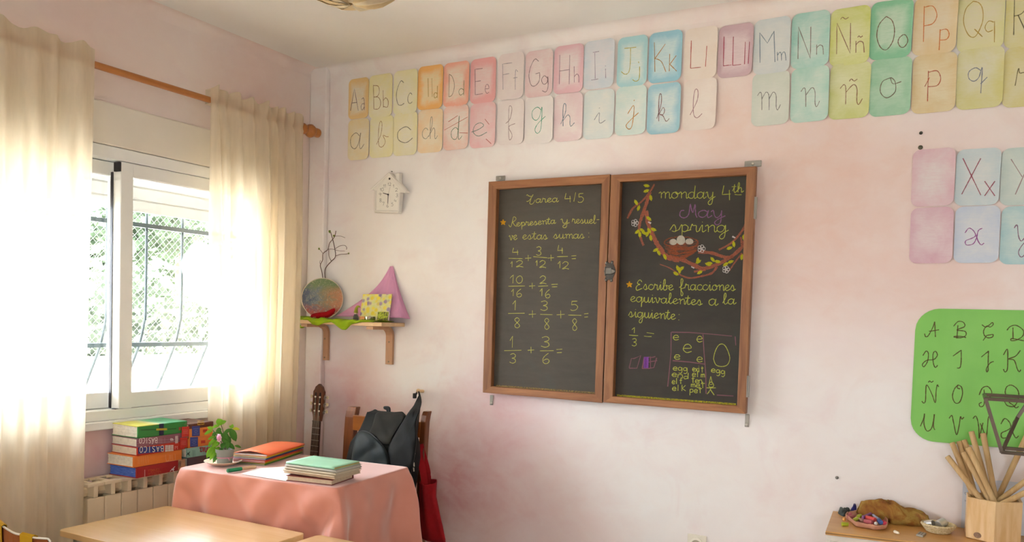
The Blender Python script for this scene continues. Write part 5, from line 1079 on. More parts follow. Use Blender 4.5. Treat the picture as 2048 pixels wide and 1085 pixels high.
# six bright notebooks, folded edges towards the room
n0, n1 = tz(530, 932), tz(604, 907.5); un = (n1-n0); un.z = 0; LN = un.length*1.02; un.normalize(); vn = Vector((-un.y, un.x, 0)); WN = .155
GNB = 'bright notebooks stacked beside the plant'
def notebook(label, group, o, u, v, L, W, h, z, col, page, cover_all=False, bulge=0.0, cat='notebook', name='notebook', gloss=.3):
    t = thing(name, tuple(o+u*L/2+v*W/2+Vector((0, 0, z-o.z))), label, cat, group); Z = Vector((0, 0, 1)); nu, nv = 10, 10
    def pt(a, b, hh): 
        p = o+u*L*a+v*W*b; p.z = z+hh+bulge*math.sin(PI*min(1, max(0, b)))*(.4+.6*a*0+.6*(1-a)); return p
    th = .0009; m = MB()
    # wrap-around cover: bottom, folded edge at v=0, top
    prof = [(1.0, 0, 0), (.5, 0, 0), (.02, 0, 0), (-.008, h*.25, 1), (-.012, h*.5, 1), (-.008, h*.75, 1), (.02, h, 2), (.25, h, 2), (.5, h, 2), (.75, h, 2), (1.0, h, 2)]
    rows = []
    for k in range(nu+1):
        a = k/nu; r = []
        for b, hh, side in prof:
            p = o+u*L*a+v*W*b; p.z = z+hh+(bulge*math.sin(PI*min(1, max(0, b)))*(.3+.7*(1-a)) if side == 2 else 0); r.append(p)
        rows.append(r)
    m.grid(rows); m.build('cover', plain(col, gloss, 0, .05), t, smooth=True, solid=th, angle=50)
    pgs = MB()
    for k in range(3):
        z0_, z1_ = h*(.12+.26*k), h*(.12+.26*k)+h*.22
        R0 = [];
        for a in (.008+.004*k, .5, .992-.004*k): R0.append([o+u*L*a+v*W*.01+Z*(z+z0_-o.z), o+u*L*a+v*W*(.985-.01*k)+Z*(z+z0_-o.z), o+u*L*a+v*W*(.985-.01*k)+Z*(z+z1_-o.z), o+u*L*a+v*W*.01+Z*(z+z1_-o.z)])
        pgs.loft(R0)
    pgs.build('pages', plain(page, .85, 0, .05, 60), t); return t
zz = ZC
for col, nm, h, j, page, bl in (('4f8a2e', 'green notebook, lowest of the bright stack', .0055, (.0, .000), 'e8c8bc', 0), ('d8b81c', 'yellow notebook, second from the bottom of the bright stack', .006, (.006, .002), 'ead0c4', 0), ('d8452a', 'red notebook, third from the bottom of the bright stack', .0075, (-.006, -.004), 'e6c4c0', 0), ('3a5488', 'blue notebook in the middle of the bright stack', .0065, (.002, -.003), 'ecd8d4', 0), ('dcc01e', 'yellow notebook directly under the top orange one', .0062, (.003, -.005), 'efe4dc', 0), ('ee6a3c', 'orange notebook with curling cover, top of the bright stack', .0075, (.004, -.008), 'f2ece4', .012)):
    notebook(nm, GNB, n0+un*(j[0]-.004)+vn*j[1], un, vn, LN, WN, h, zz, col, page, bulge=bl); zz += h+.0012
# mint stack: hardback at the bottom, floppy cream books, mint one on top
o0 = tz(664, 972); e0 = tz(572, 962); e1 = tz(696, 957)
ub = e0-o0; ub.z = 0; LB_ = ub.length; ub.normalize(); vb = -Vector((-ub.y, ub.x, 0)) if Vector((-ub.y, ub.x, 0)).y < 0 else Vector((-ub.y, ub.x, 0)); WB = .16
GM = 'notebooks under the mint one'
t = thing('book', tuple(o0+ub*LB_/2+vb*WB/2), 'dark red hardback at the bottom of the mint notebook stack', 'book', GM); h = .021
def slab(z0, z1, i0, i1): return [[o0+ub*LB_*a+vb*WB*b+Vector((0, 0, z)) for z in (z0, z1)] for a, b in ()]
def quad(o, u, v, L, W, z0, z1, e=0.0, er=0.0):
    P = [o+u*e+v*e, o+u*(L-e)+v*e, o+u*(L-e)+v*(W-er), o+u*e+v*(W-er)]; return MB().prism([Vector((p.x, p.y, z0)) for p in P], (0, 0, z1-z0))
mm = quad(o0, ub, vb, LB_, WB, ZC, ZC+.0025); 
for b in (quad(o0, ub, vb, LB_, WB, ZC+h-.0025, ZC+h), quad(o0+vb*(WB-.003), ub, vb, LB_, .003, ZC, ZC+h)): mm.add(b.v, b.f)
mm.build('cover', plain('8a3a30', .5), t, bevel=.0008); quad(o0, ub, vb, LB_, WB, ZC+.0025, ZC+h-.0025, .004, .004).build('pages', plain('d8c4a4', .9, 0, .1, 80), t)
zz = ZC+h+.003; p0 = onZ(669, 938.5, ZC+.066); p1 = onZ(572.5, 926, ZC+.066); um = p1-p0; um.z = 0; LM = um.length; um.normalize(); vm = Vector((-um.y, um.x, 0)); vm = vm if vm.y > 0 else -vm; WM = .165
sides = [('cream notebook with drooping cover, just above the red hardback', .0095, (-.002, .002), 'd8c0a0', 'e0cdb0'), ('thin cream notebook, third from the bottom of the mint stack', .0075, (-.011, -.014), 'd6c3a6', 'd8c4a6'), ('cream notebook, fourth from the bottom of the mint stack', .007, (-.016, -.012), 'cdbda4', 'e2d4ba'), ('greyish notebook right under the mint one', .0085, (-.012, -.006), 'b9b2a4', 'd8d2c4')]
for nm, h_, j, col, pg in sides:
    notebook(nm, GM, p0+um*j[0]+vm*j[1], um, vm, LM+.012, WM, h_, zz, col, pg, bulge=.001 if 'drooping' in nm else .0, gloss=.7); zz += h_+.0014
notebook('mint green notebook on top of its stack', GM, p0, um, vm, LM, WM, .008, zz, 'a6dcb8', 'd2bf7a', gloss=.5)

# ================================================================== CORNER SHELF
msh = wood('d8b07c', 'e8c79a', 'x', 4, .45); mbr = wood('b98a62', 'cda27c', 'z', 4, .5); ZS = 1.374
SX0, SX1, SD = .053, .663, .2
SH = thing('wall_shelf', (.36, -.1, 1.15), 'short light wood wall shelf on two bent wood brackets by the window corner', 'shelf')
MB().prism([Vector((x, y, ZS-.02)) for x, y in ((SX0, -SD), (SX1, -SD), (SX1, -.001), (.12, -.001), (.12, -.037), (SX0, -.037))], (0, 0, .02)).build('shelf_board', msh, SH, bevel=.002)
for x0, x1 in ((.108, .152), (.553, .597)):
    prof = [(-.001, 1.147)]; w_ = .017; out = [(-.185, ZS-.021), (-.06, ZS-.021)]+[(-.001-.055*(1-math.sin(a)), ZS-.021-.055*(1-math.cos(a))) for a in [PI/2*k/8 for k in range(9)]]+[(-.001, 1.15)]
    inn = [(-.018, 1.15)]+[(-.018-.038*(1-math.cos(a)), ZS-.038-.038*(1-math.sin(a))) for a in [PI/2*k/8 for k in range(9)]]+[(-.185, ZS-.038)]
    bk = MB().prism([Vector((x0, y, z)) for y, z in out+inn], (x1-x0, 0, 0)).build('bracket', mbr, SH, bevel=.001)
    for z in (1.165, 1.27): MB().lathe([(.005, 0), (.005, .001), (.002, .0015)], ((x0+x1)/2, -.018, z), 10, Matrix.Rotation(PI/2, 4, 'X')).build('screw', plain('8a7a5c', .4, .5), bk)
ZT_ = ZS+.001
def sp(x, y, off): return onB(x, y, off)
# green cloth runner with folds over the front edge
mgc = fabric('9cb81e', '86a414', .9, 800, .4, 14)
def interp(T_, x):
    for (a, b), (c, d) in zip(T_, T_[1:]):
        if x <= c: return b+(d-b)*max(0, (x-a)/(c-a))
    return T_[-1][1]
drp = [(0, 0), (.1, .004), (.22, .006), (.27, .028), (.36, .034), (.42, .018), (.50, .012), (.55, .022), (.63, .05), (.67, .05), (.74, .02), (.86, .006), (1, .003)]
rows = []
for k in range(91):
    u = k/90; x = SX0-.006+(.575)*u; d = interp(drp, u); row = []
    ruf = .006*abs(math.sin(11*u*PI+.5))+.004*math.sin(37*u)
    for q in range(9):
        t = q/8; y = -.03-(SD-.03+.004)*t; row.append(Vector((x, min(y, -.04), ZT_+.002+(.5+.5*math.sin(9*u+5*t))*.004+ruf*t*t+.012*max(0, 1-u/.08))))
    for q in range(1, 6):
        t = q/5; row.append(Vector((x+.004*math.sin(30*u)*t, -SD-.005-.012*math.sin(PI*min(1, t+.1))*(.4+.6*math.sin(24*u)**2), ZT_+.004+ruf*(1-t)-d*t)))
    rows.append(row)
o = MB().grid(rows).build('green_cloth', mgc, smooth=True, solid=.0015, angle=180); tag(o, 'lime green cloth laid along the corner shelf, spilling over its front edge', 'cloth')
m = MB(); m.tube(smoothpath([Vector((.058, -.15, ZT_-.022)), Vector((.07, -.16, ZT_-.034)), Vector((.10, -.17, ZT_-.04)), Vector((.115, -.16, ZT_-.03))], 4), [.008]*13, 8)
m.build('loose_tail', mgc, None, smooth=True).parent = o; bpy.data.objects['loose_tail'].location = bpy.data.objects['loose_tail'].location-o.location
# painted round disc, turned towards the room
T = NT('painted_disc'); T.set(.4, 0, .5); tc = T.new('ShaderNodeTexCoord'); sep = T.new('ShaderNodeSeparateXYZ'); T.link(tc.outputs['Generated'], sep.inputs[0])
gx = T.math('SUBTRACT', sep.outputs[0], .5); gz = T.math('SUBTRACT', sep.outputs[2], .5); v = T.coords(); nn = T.noise(v, 22, 5, .6, 1.5); n3 = T.noise(v, 60, 4, .7, 2.0)
ax = T.math('MULTIPLY_ADD', nn, .9, T.math('MULTIPLY_ADD', gx, .9, .05)); cc = T.ramp(ax, [(.15, '4e5668'), (.36, '7c8078'), (.5, '857c5a'), (.64, 'a8804e'), (.85, 'c27e4a')])
up = T.math('MULTIPLY_ADD', nn, .6, T.math('MULTIPLY', gz, 1.6)); cc = T.mix(T.math('MULTIPLY', T.math('SUBTRACT', up, .55), 3.0, None, True), cc, '6f8048')
dn = T.math('MULTIPLY_ADD', nn, .7, T.math('MULTIPLY', gz, -1.5)); cc = T.mix(T.math('MULTIPLY', T.math('SUBTRACT', dn, .55), 3.0, None, True), cc, 'b04c36')
cc = T.mix(T.ramp(n3, [(.56, (0, 0, 0)), (.63, (.55, .55, .55))]), cc, 'cdbb98'); cc = T.mix(T.ramp(T.noise(v, 45, 4, .7, 2.5), [(.58, (0, 0, 0)), (.66, (.5, .5, .5))]), cc, '3c3c38'); T.base(cc)
pc_ = sp(645, 588, .085); RD_ = .113
PD = thing('painted_disc', (pc_.x, pc_.y, ZS), 'round painted disc with pale rim leaning on the corner shelf', 'plate')
MD = Matrix.Rotation(math.radians(36), 4, 'Z') @ Matrix.Rotation(math.radians(90-6), 4, 'X')
pc_.z = ZT_+.006+RD_*math.cos(math.radians(6))
MB().lathe([(.001, .0015), (RD_-.004, .0015), (RD_-.004, .0005), (.001, 0)], pc_, 64, MD).build('painted_face', T.m, PD)
MB().lathe([(RD_-.004, -.002), (RD_-.004, .003), (RD_, .003), (RD_, -.004), (.001, -.004), (.001, -.002)], pc_, 64, MD, cap=False).build('rim', plain('dccab0', .5), PD, smooth=True, angle=30)
# budding twigs behind the disc
TW = thing('twig_branch', (pc_.x+.01, -.06, ZT_), 'thin budding twig standing behind the painted disc', 'twig'); mtw = plain('6a4a38', .8, 0, .2, 60)
def tw(P, r): return MB().tube(smoothpath([sp(x/3.615+570, y/3.615+440, .06) for x, y in P], 4), r, 6)
m = MB()
for P, r in (([(300, 520), (288, 385), (300, 340), (335, 300), (365, 262), (352, 170), (330, 90)], .0022), ([(285, 520), (268, 385), (255, 330), (272, 290), (275, 245), (310, 215), (322, 170), (345, 140), (360, 118), (368, 80)], .002), ([(335, 300), (318, 262), (316, 210)], .0015), ([(365, 262), (400, 250), (440, 248), (462, 243)], .0015), ([(356, 215), (395, 190), (430, 185), (446, 200), (444, 215)], .0014), ([(310, 213), (345, 212), (390, 225), (432, 226)], .0012), ([(360, 118), (400, 118), (434, 130)], .0012), ([(258, 330), (252, 310), (256, 292)], .001), ([(275, 245), (258, 222), (246, 210)], .0012)): m_ = tw(P, r); m.add(m_.v, m_.f)
m.build('stem', mtw, TW, smooth=True)
for x, y, r in ((323, 86, .0075), (353, 116, .0055), (246, 210, .0055), (460, 244, .0045)):
    c_ = sp(x/3.615+570, y/3.615+440, .06); m = MB()
    for k in range(6):
        a = k*1.05; m.blob(c_+Vector((r*.5*math.cos(a), r*.3*math.sin(2*a), r*.5*math.sin(a))), r*.55, 7, 5, (1, .7, 1.3))
    m.build('bud', plain('7d8a34', .8, 0, .2, 200), TW, smooth=True)
# red knitted bird
P = [sp(x/3.615+570, y/3.615+440, .165) for x, y in ((190, 668), (205, 664), (235, 662), (275, 660), (305, 655), (330, 640), (348, 625), (358, 614), (361, 611))]
T = NT('red_knit'); T.set(.95, 0, .1); v = T.coords((1, 1, 1)); w_ = T.new('ShaderNodeTexWave'); w_.inputs['Scale'].default_value = 90; w_.inputs['Distortion'].default_value = 3; T.link(v, w_.inputs['Vector']); T.base(T.ramp(w_.outputs['Fac'], [(.2, '8a0c14'), (.8, 'c41c24')])); T.bump(w_.outputs['Fac'], .8, .002)
m = MB(); m.tube(smoothpath(P, 4), [.002+.0155*math.sin(PI*min(1, (k+1.5)/31))**.8 for k in range(33)], 12)
lz_ = min(p.z for p in m.v)
for p in m.v: p.z += ZT_+.008-lz_
tag(m.build('knitted_bird', T.m, smooth=True), 'red knitted bird lying in front of the painted disc', 'toy')
m = MB(); rn = random.Random(8); b0_ = sp(640, 634, .17)
for k in range(46):
    x = b0_.x+rn.uniform(-.075, .06); y = b0_.y+rn.uniform(-.02, .02); a = rn.uniform(0, 6.28); L = rn.uniform(.006, .016); z = ZT_+.011+rn.uniform(0, .004); m.tube([(x, y, z), (x+L*math.cos(a)*.6, y+L*math.sin(a)*.3, z+rn.uniform(0, .004)), (x+L*math.cos(a), y+L*math.sin(a)*.5, z)], .0006, 4)
tag(m.build('straw_nest', plain('d0a878', .9), smooth=True), 'loose pale straw around the red knitted bird', 'straw', kind='stuff')
# pink cloth hanging in a peak
mpk = sheer('f4b6d8', .25); bot = [(672, 633, .075), (690, 633.5, .085), (715, 634, .085), (745, 635, .08), (770, 636, .09), (790, 636, .095), (803, 636, .085), (812, 638, .05), (820, 638, .018)]
rows = []
for k in range(61):
    u = k/60*(len(bot)-1); i = min(int(u), len(bot)-2); f = u-i; bx, by, bo_ = [bot[i][q]+(bot[i+1][q]-bot[i][q])*f for q in range(3)]; uu = k/60; row = []
    for q in range(25):
        t = q/24; ax_ = 780+6*uu; x = ax_+(bx-ax_)*t+18*math.sin(PI*t)*max(0, 1-uu*1.6)-3*math.sin(PI*t)*max(0, uu-.7)*3; y = 533+(by-533)*t
        of = .008+(bo_-.008)*t**1.5+.010*math.sin(uu*17)*math.sin(PI*min(1, t*.9))*t+.006*math.sin(uu*31+1)*t*(1-t*.8)
        p = sp(x, y, max(.004, of)); p.z = max(p.z, ZT_+.009+.004*math.sin(uu*40)**2) if p.x < SX1 else p.z; row.append(p)
    rows.append(row)
tag(MB().grid(rows).build('pink_cloth', mpk, smooth=True, solid=.0012, angle=180), 'bright pink cloth hung in a peak on the wall over the shelf end', 'cloth')
# gnome
g0 = sp(711.5, 633, .15); g0.z = ZT_+.008; GNM = thing('felt_gnome', tuple(g0), 'small felt gnome with curled green hat beside the picture card', 'figurine')
MB().lathe([(.001, 0), (.013, 0), (.014, .006), (.012, .02), (.008, .029), (.001, .031)], g0, 16).build('body', fabric('6e6660', '5a544e'), GNM, smooth=True); MB().blob(g0+Vector((0, 0, .036)), .0085, 12, 8).build('head', fabric('e6cdb4'), GNM, smooth=True)
MB().tube(smoothpath([g0+Vector(p) for p in ((0, 0, .037), (.001, 0, .046), (.004, 0, .060), (.012, 0, .070), (.022, 0, .070), (.027, 0, .063))], 4), [.012-.0102*k/20 for k in range(21)], 10).build('hat', fabric('a8a83a', '8c9030'), GNM, smooth=True)
# painted card
T = NT('flower_painting'); T.set(.7); v = T.coords(); vo = T.new('ShaderNodeTexVoronoi'); vo.inputs['Scale'].default_value = 42; T.link(v, vo.inputs['Vector']); nn = T.noise(v, 40, 4, .6, .6)
T.base(T.mix(T.math('MULTIPLY', T.math('SUBTRACT', .62, vo.outputs['Distance']), 3.5, None, True), T.ramp(nn, [(.35, 'd6dc86'), (.6, 'e6dca0'), (.75, 'b9c48a')]), T.ramp(vo.outputs['Color'], [(.25, '9a84a4'), (.42, 'b39aa8'), (.5, 'e6d23c'), (.8, 'ead858')])))
q = [sp(726, 589, .075), sp(784, 588.5, .062), sp(777, 634, .105), sp(719, 633, .12)]; dz_ = ZT_+.009-min(q[2].z, q[3].z); q[2].z = q[3].z = ZT_+.009
tag(MB().prism(q, (.001, .0025, 0)).build('picture_card', T.m), 'small yellow and purple flower picture card leaning on the shelf', 'picture')
# match box
T = NT('matchbox_print'); T.set(.5); T.base(T.ramp(T.noise(T.coords(), 90, 4, .6), [(.42, '4a4a18'), (.52, 'a8b41e'), (.7, 'c2cc3a')]))
c_ = sp(766, 634, .16); MM = Matrix.Translation((c_.x, c_.y, ZT_+.0095)) @ Matrix.Rotation(math.radians(12), 4, 'Z') @ Matrix.Rotation(math.radians(-12), 4, 'X')
MX = thing('matchbox', (c_.x, c_.y, ZT_), 'little yellow-green printed box standing before the picture card', 'box')
m = box(-.030, .030, -.007, .007, 0, .044, M=MM); m.build('sleeve', T.m, MX, bevel=.0006); MB().box(.0301, .0316, -.0062, .0062, .001, .043, M=MM).build('tray', plain('e4cfc8', .7), MX)
# tealight tin and wooden block
c_ = sp(740, 634, .178); c_.z = ZT_+.0085; TL = thing('tealight', tuple(c_), 'round silver tin candle on the green cloth', 'candle')
MB().lathe([(.001, 0), (.026, 0), (.0275, .002), (.0275, .017), (.0285, .019), (.0265, .019), (.026, .013), (.001, .013)], c_, 32).build('tin', plain('c4c2ba', .22, .95, .03), TL, smooth=True, angle=40); MB().lathe([(.001, 0), (.0255, 0), (.0255, .001), (.001, .0012)], c_+Vector((0, 0, .0135)), 24).build('wax', plain('e8e0cc', .4), TL)
c_ = sp(724, 634, .150); MM = Matrix.Translation((c_.x+.01, c_.y+.01, ZT_+.0085)) @ Matrix.Rotation(.15, 4, 'Z'); tag(box(-.026, .026, -.008, .008, 0, .019, M=MM).build('wooden_block', wood('d0843c', 'e0a058', 'x'), bevel=.002), 'small orange-brown wooden block behind the tin candle', 'block')

# ================================================================== CRAFT CABINET, lower right
mtop = wood('c68c48', 'ddae68', 'x', 3, .35); mside = plain('e4dacb', .7, 0, .05, 30); ZK = .673
FLc, BLc = (2.844, -.373), (2.822, -.004); POLY = [FLc, (3.9, -.262), (3.9, -.004), BLc]
CA = thing('craft_cabinet', (3.3, -.15, 0), 'pale cabinet with a plywood top holding craft things in the lower right', 'cabinet')
MB().prism([Vector((x, y, ZK-.014)) for x, y in POLY], (0, 0, .014)).build('plywood_top', mtop, CA, bevel=.001)
MB().prism([Vector((x, y, ZK-.0090)) for x, y in ((FLc[0]-.0008, FLc[1]-.0008), (3.9, -.2628), (3.9, -.258), (FLc[0]+.004, FLc[1]+.004))], (0, 0, .0035)).build('ply_layer', plain('8a6230', .6), CA)
MB().prism([Vector((x, y, .0)) for x, y in ((FLc[0]+.003, FLc[1]+.006), (3.895, -.255), (3.895, -.006), (BLc[0]+.003, -.006))], (0, 0, ZK-.0145)).build('body', mside, CA, bevel=.002)
for x0 in (2.86, 3.37): 
    a = Vector((x0, FLc[1]+(x0-FLc[0])*.105+.004, .08)); b = Vector((x0+.49, FLc[1]+(x0+.49-FLc[0])*.105+.004, .08)); dr = MB().prism([a, b, b+Vector((0, 0, .56)), a+Vector((0, 0, .56))], (.001, -.008, 0)).build('door', mside, CA, bevel=.002)
def kz(x, y, h=0): return onZ(x, y, ZK+h)
CW = lambda x, y: (x/11.42+1640, y/11.42+990)
CV = lambda x, y: (x/11.38+1760, y/11.38+1000)
# felt scraps
def crumple(name, label, cat, pts, hgt, mat, seed, n=26, m_=10):
    rn = random.Random(seed); base = [kz(*CW(*p)) for p in pts]; Q = smoothpath(base+[base[0]], 5)[:-1]; c_ = sum(Q, Vector())/len(Q); rows = []
    for i in range(m_):
        t = i/(m_-1); row = []
        for k, q in enumerate(Q):
            s = 1-t*.95; a = 2*PI*k/len(Q); rgh = 1+.14*math.sin(2*a+seed)+.12*math.sin(5*a+2*seed+t*5)+.08*math.sin(9*a+t*11)
            p = c_+(q-c_)*s*(1 if t == 0 else .9+.1*rgh); p.z = ZK+.0012+hgt*math.sin(PI/2*min(1, t*2.4))*(.8+1.1*(rgh-1)*min(1, (1-t)*3)); row.append(p)
        rows.append(row)
    return tag(MB().loft(rows, True, True).build(name, mat, smooth=True, angle=50), label, cat)
crumple('felt_scrap', 'crumpled grey-green felt scrap at the back left of the craft cabinet', 'cloth', [(405, 430), (440, 380), (560, 370), (680, 400), (690, 440), (600, 480), (540, 510), (470, 480)], .022, fabric('5c6158', '3c4444'), 2)
crumple('tissue_scrap', 'crumpled indigo blue paper scrap behind the chalk tray', 'paper', [(680, 420), (720, 385), (800, 370), (890, 380), (880, 430), (800, 445), (740, 450)], .040, plain('2a2a7c', .6, 0, .25, 80), 5)
# brown-gold felt cloth heap : long ridge running along the wall
mft = NT('gold_felt'); mft.set(.95, 0, .1); v = mft.coords(); mft.base(mft.ramp(mft.noise(v, 14, 5, .6, .8), [(.32, '84502e'), (.46, '9c6c34'), (.6, 'b0904a'), (.74, '94583a')])); mft.bump(mft.noise(v, 500, 2), .7, .002); mft = mft.m
R0 = [(880, 420, 0, .022), (945, 190, .058, .028), (1050, 160, .062, .036), (1250, 125, .066, .05), (1430, 115, .068, .05), (1540, 160, .062, .052), (1580, 140, .066, .054), (1680, 170, .060, .054), (1800, 240, .048, .052), (1900, 300, .036, .05), (2050, 320, .033, .046), (2200, 350, .028, .04), (2350, 420, .016, .03), (2440, 490, .004, .012)]
rows = []
for k, (x, y, h, wd_) in enumerate(R0):
    xb = x; p0_ = kz(*CW(xb, 420+ (x-880)*.11)); p0_.y = max(p0_.y-.0, -.12) if False else -.058-.008*math.sin(k); p0_.z = ZK; row = []
    pxx, pyy = CW(x, y); top = onB(pxx, pyy, -p0_.y); h_ = max(.004, top.z-ZK-.002); X_ = top.x
    for q in range(13):
        a = PI*q/12; s_ = math.cos(a); yy = p0_.y-s_*wd_*.8+.008*math.sin(k*1.7+q); zz_ = ZK+.0012+h_*math.sin(a)**.7*(1+.08*math.sin(q*1.9+k*1.3)) if 0 < q < 12 else ZK+.001
        row.append(Vector((X_+.012*s_, yy, zz_)))
    rows.append(row)
sm = []
for j in range(13): sm.append(smoothpath([r[j] for r in rows], 3))
rows = [[sm[j][i] for j in range(13)] for i in range(len(sm[0]))]
tag(MB().grid(rows).build('felt_cloth', mft, smooth=True, solid=.003, angle=70), 'brown and gold felt cloth lying in a ridge against the wall', 'cloth')
MB()
# clay tray of crayons
outl = [(560, 560), (600, 500), (700, 470), (900, 450), (1200, 450), (1400, 520), (1540, 640), (1560, 700), (1530, 810), (1290, 830), (1150, 800), (1000, 775), (800, 740), (690, 650)]
Qb = [kz(*CW(x, y+18)) for x, y in outl]; cT = sum(Qb, Vector())/len(Qb); Qs = smoothpath(Qb+[Qb[0]], 4)[:-1]
for q in Qs: q.z = ZK
rn = random.Random(4); ring = lambda s, z: [Vector((cT.x+(q.x-cT.x)*s, cT.y+(q.y-cT.y)*s, ZK+z*(1+.05*math.sin(k*.7)+.04*math.sin(k*1.9)))) for k, q in enumerate(Qs)]
tag(MB().loft([ring(.84, .001), ring(.93, .006), ring(.96, .014), ring(.97, .021), ring(.93, .0215), ring(.90, .015), ring(.80, .005), ring(.3, .004), ring(.02, .004)]).build('clay_tray', plain('cb9274', .75, 0, .08, 40), smooth=True, angle=70), 'handmade terracotta coloured tray full of crayons on the cabinet', 'tray')
def crayon(x0, y0, x1, y1, r, col, label, h=.016, name='wax_crayon', cat='crayon', grp='crayons in the clay tray', tip=None):
    a, b = onZ(*CW(x0, y0), ZK+h), onZ(*CW(x1, y1), ZK+h+(.003 if h > .012 else 0)); d = b-a; r *= 1.22
    o = MB().tube([a, a+d*.04, a+d*.96, b], [r*.8, r, r, r*.85], 12).build(name, plain(col, .55, 0, .1, 60), smooth=True, angle=50); tag(o, label, cat, grp)
    return o
crayon(640, 520, 775, 495, .0060, 'b3605e', 'dusty red crayon at the left end of the clay tray', .017)
crayon(660, 470, 720, 455, .0070, 'b0585c', 'short dark pink crayon behind the dusty red one in the tray', .019)
crayon(870, 505, 935, 480, .0060, 'b4bc34', 'lime green crayon stub at the back of the clay tray', .018)
crayon(790, 580, 850, 555, .0062, 'b4bc3c', 'pale lime crayon stub near the front left rim of the tray', .017)
crayon(865, 565, 1000, 600, .0058, '9a6a5c', 'brown crayon lying in the middle of the clay tray', .016)
crayon(975, 520, 1220, 410, .0042, '8c5488', 'long thin mauve crayon sticking out of the back of the tray', .026)
crayon(975, 530, 1030, 520, .0072, '7c3c98', 'stubby violet crayon in the clay tray', .020)
crayon(1050, 520, 1260, 575, .0066, 'd84c44', 'bright red crayon lying on top in the clay tray', .024)
crayon(1020, 610, 1200, 640, .0070, 'bc5c60', 'thick rose crayon by the front rim of the tray', .017)
crayon(1210, 470, 1330, 560, .0046, '9ca0b0', 'pale grey-blue end of a crayon near the right side of the tray', .026)
crayon(1330, 570, 1390, 640, .0072, '3c5a96', 'dark blue crayon with light wrapper at the right of the tray', .022)
crayon(1300, 490, 1400, 500, .0060, 'f0a028', 'orange crayon behind the right end of the tray', .014)
crayon(1440, 620, 1480, 660, .0066, 'd83c50', 'coral red crayon end at the right tip of the tray', .018)
o = MB().blob(onZ(*CW(1275, 660), ZK+.021), .0062, 12, 8).build('chalk_ball', plain('e6e0d4', .8), smooth=True); tag(o, 'round white chalk piece at the front rim of the tray', 'chalk')
crayon(495, 672, 645, 680, .0058, 'b0bc2c', 'lime green chalk lying on the cabinet left of the tray', .0066, 'chalk_stick', 'chalk', 'chalk bits on the cabinet')
crayon(530, 560, 575, 570, .0050, 'f0b05c', 'small orange chalk bit at the left tip of the clay tray', .0058, 'chalk_stick', 'chalk', 'chalk bits on the cabinet')
a, b = CV(325, 725), CV(430, 770); pa_, pb_ = onZ(*a, ZK+.0066), onZ(*b, ZK+.006); o = MB().tube([pa_, pa_+(pb_-pa_)*.1, pa_+(pb_-pa_)*.8, pb_], [.004, .0058, .0052, .003], 12).build('chalk_stick', plain('ecdcc0', .7), smooth=True); tag(o, 'cream chalk stub on the cabinet between tray and basket', 'chalk', 'chalk bits on the cabinet')
# metal sharpener
q = [kz(*CV(x, y), .0005) for x, y in ((820, 830), (975, 865), (1050, 800), (900, 765))]; SHP = thing('pencil_sharpener', tuple(q[0]), 'small metal double pencil sharpener lying before the basket', 'sharpener'); MB().prism(q, (0, 0, .007)).build('block', plain('a8a498', .35, .6), SHP, bevel=.001)
for t in (.3, .68):
    a = q[0]+(q[1]-q[0])*t; b = q[3]+(q[2]-q[3])*t; e = (q[1]-q[0])*.07; MB().prism([a+(b-a)*.1-e, a+(b-a)*.1+e, a+(b-a)*.9+e*.6, a+(b-a)*.9-e*.6], (0, 0, .0003)).build('blade', plain('3a3c44', .3, .8), SHP); bpy.context.view_layer.objects.active = None
for c in SHP.children:
    if c.name.startswith('blade'): c.location.z += .0071
# little coiled basket with two metal sharpeners
bl, br_, bf = kz(*CV(890, 640)), kz(*CV(1640, 660)), kz(*CV(1230, 800)); bc = (bl+br_)/2; bc.z = ZK; rad = (br_-bl).length/2
bc.y = bf.y+rad*.86; bc.x = bc.x+.01; rad *= .92
T = NT('coiled_straw'); T.set(.9, 0, .2); v = T.coords((1, 1, 1)); T.base(T.ramp(T.noise(T.coords((1, 1, 2)), 160, 3, .7), [(.35, 'c4aa78'), (.55, 'dfca9e'), (.7, 'efe2c2')])); T.bump(T.noise(v, 220, 2), .9, .003)
m = MB(); n_c = 5
for k in range(n_c):
    t = k/(n_c-1); rr = rad*(.66+.30*t); zc = ZK+.0052+.0058*k; m.tube([(bc.x+rr*math.cos(2*PI*j/40), bc.y+rr*math.sin(2*PI*j/40), zc) for j in range(40)], .0046, 8, closed=True)
m.lathe([(.001, 0), (rad*.66, 0), (rad*.66, .003), (.001, .003)], (bc.x, bc.y, ZK+.0012), 30)
tag(m.build('straw_basket', T.m, smooth=True, angle=80), 'small coiled straw basket holding two metal sharpeners', 'basket')
for (x, y), ang, lab in (((1120, 555), -.5, 'metal barrel sharpener lying on its side at the left in the straw basket'), ((1390, 545), .9, 'larger metal barrel sharpener tilted at the right in the straw basket')):
    c_ = onZ(*CV(x, y), ZK+.0265); ds = Vector((math.cos(ang)*.7, math.sin(ang)*.7, .25)).normalized(); S2 = thing('barrel_sharpener', tuple(c_), lab, 'sharpener'); rr = .013 if ang < 0 else .0165
    MB().tube([c_-ds*.016, c_-ds*.015, c_+ds*.015, c_+ds*.016], [rr*.9, rr, rr, rr*.9], 20).build('barrel', plain('d6d4ce', .28, .6, .04), S2, smooth=True, angle=40); MB().tube([c_+ds*.0161, c_+ds*.0175], [rr*.86, rr*.8], 20).build('end_cap', plain('5c5c58', .4, .5), S2)
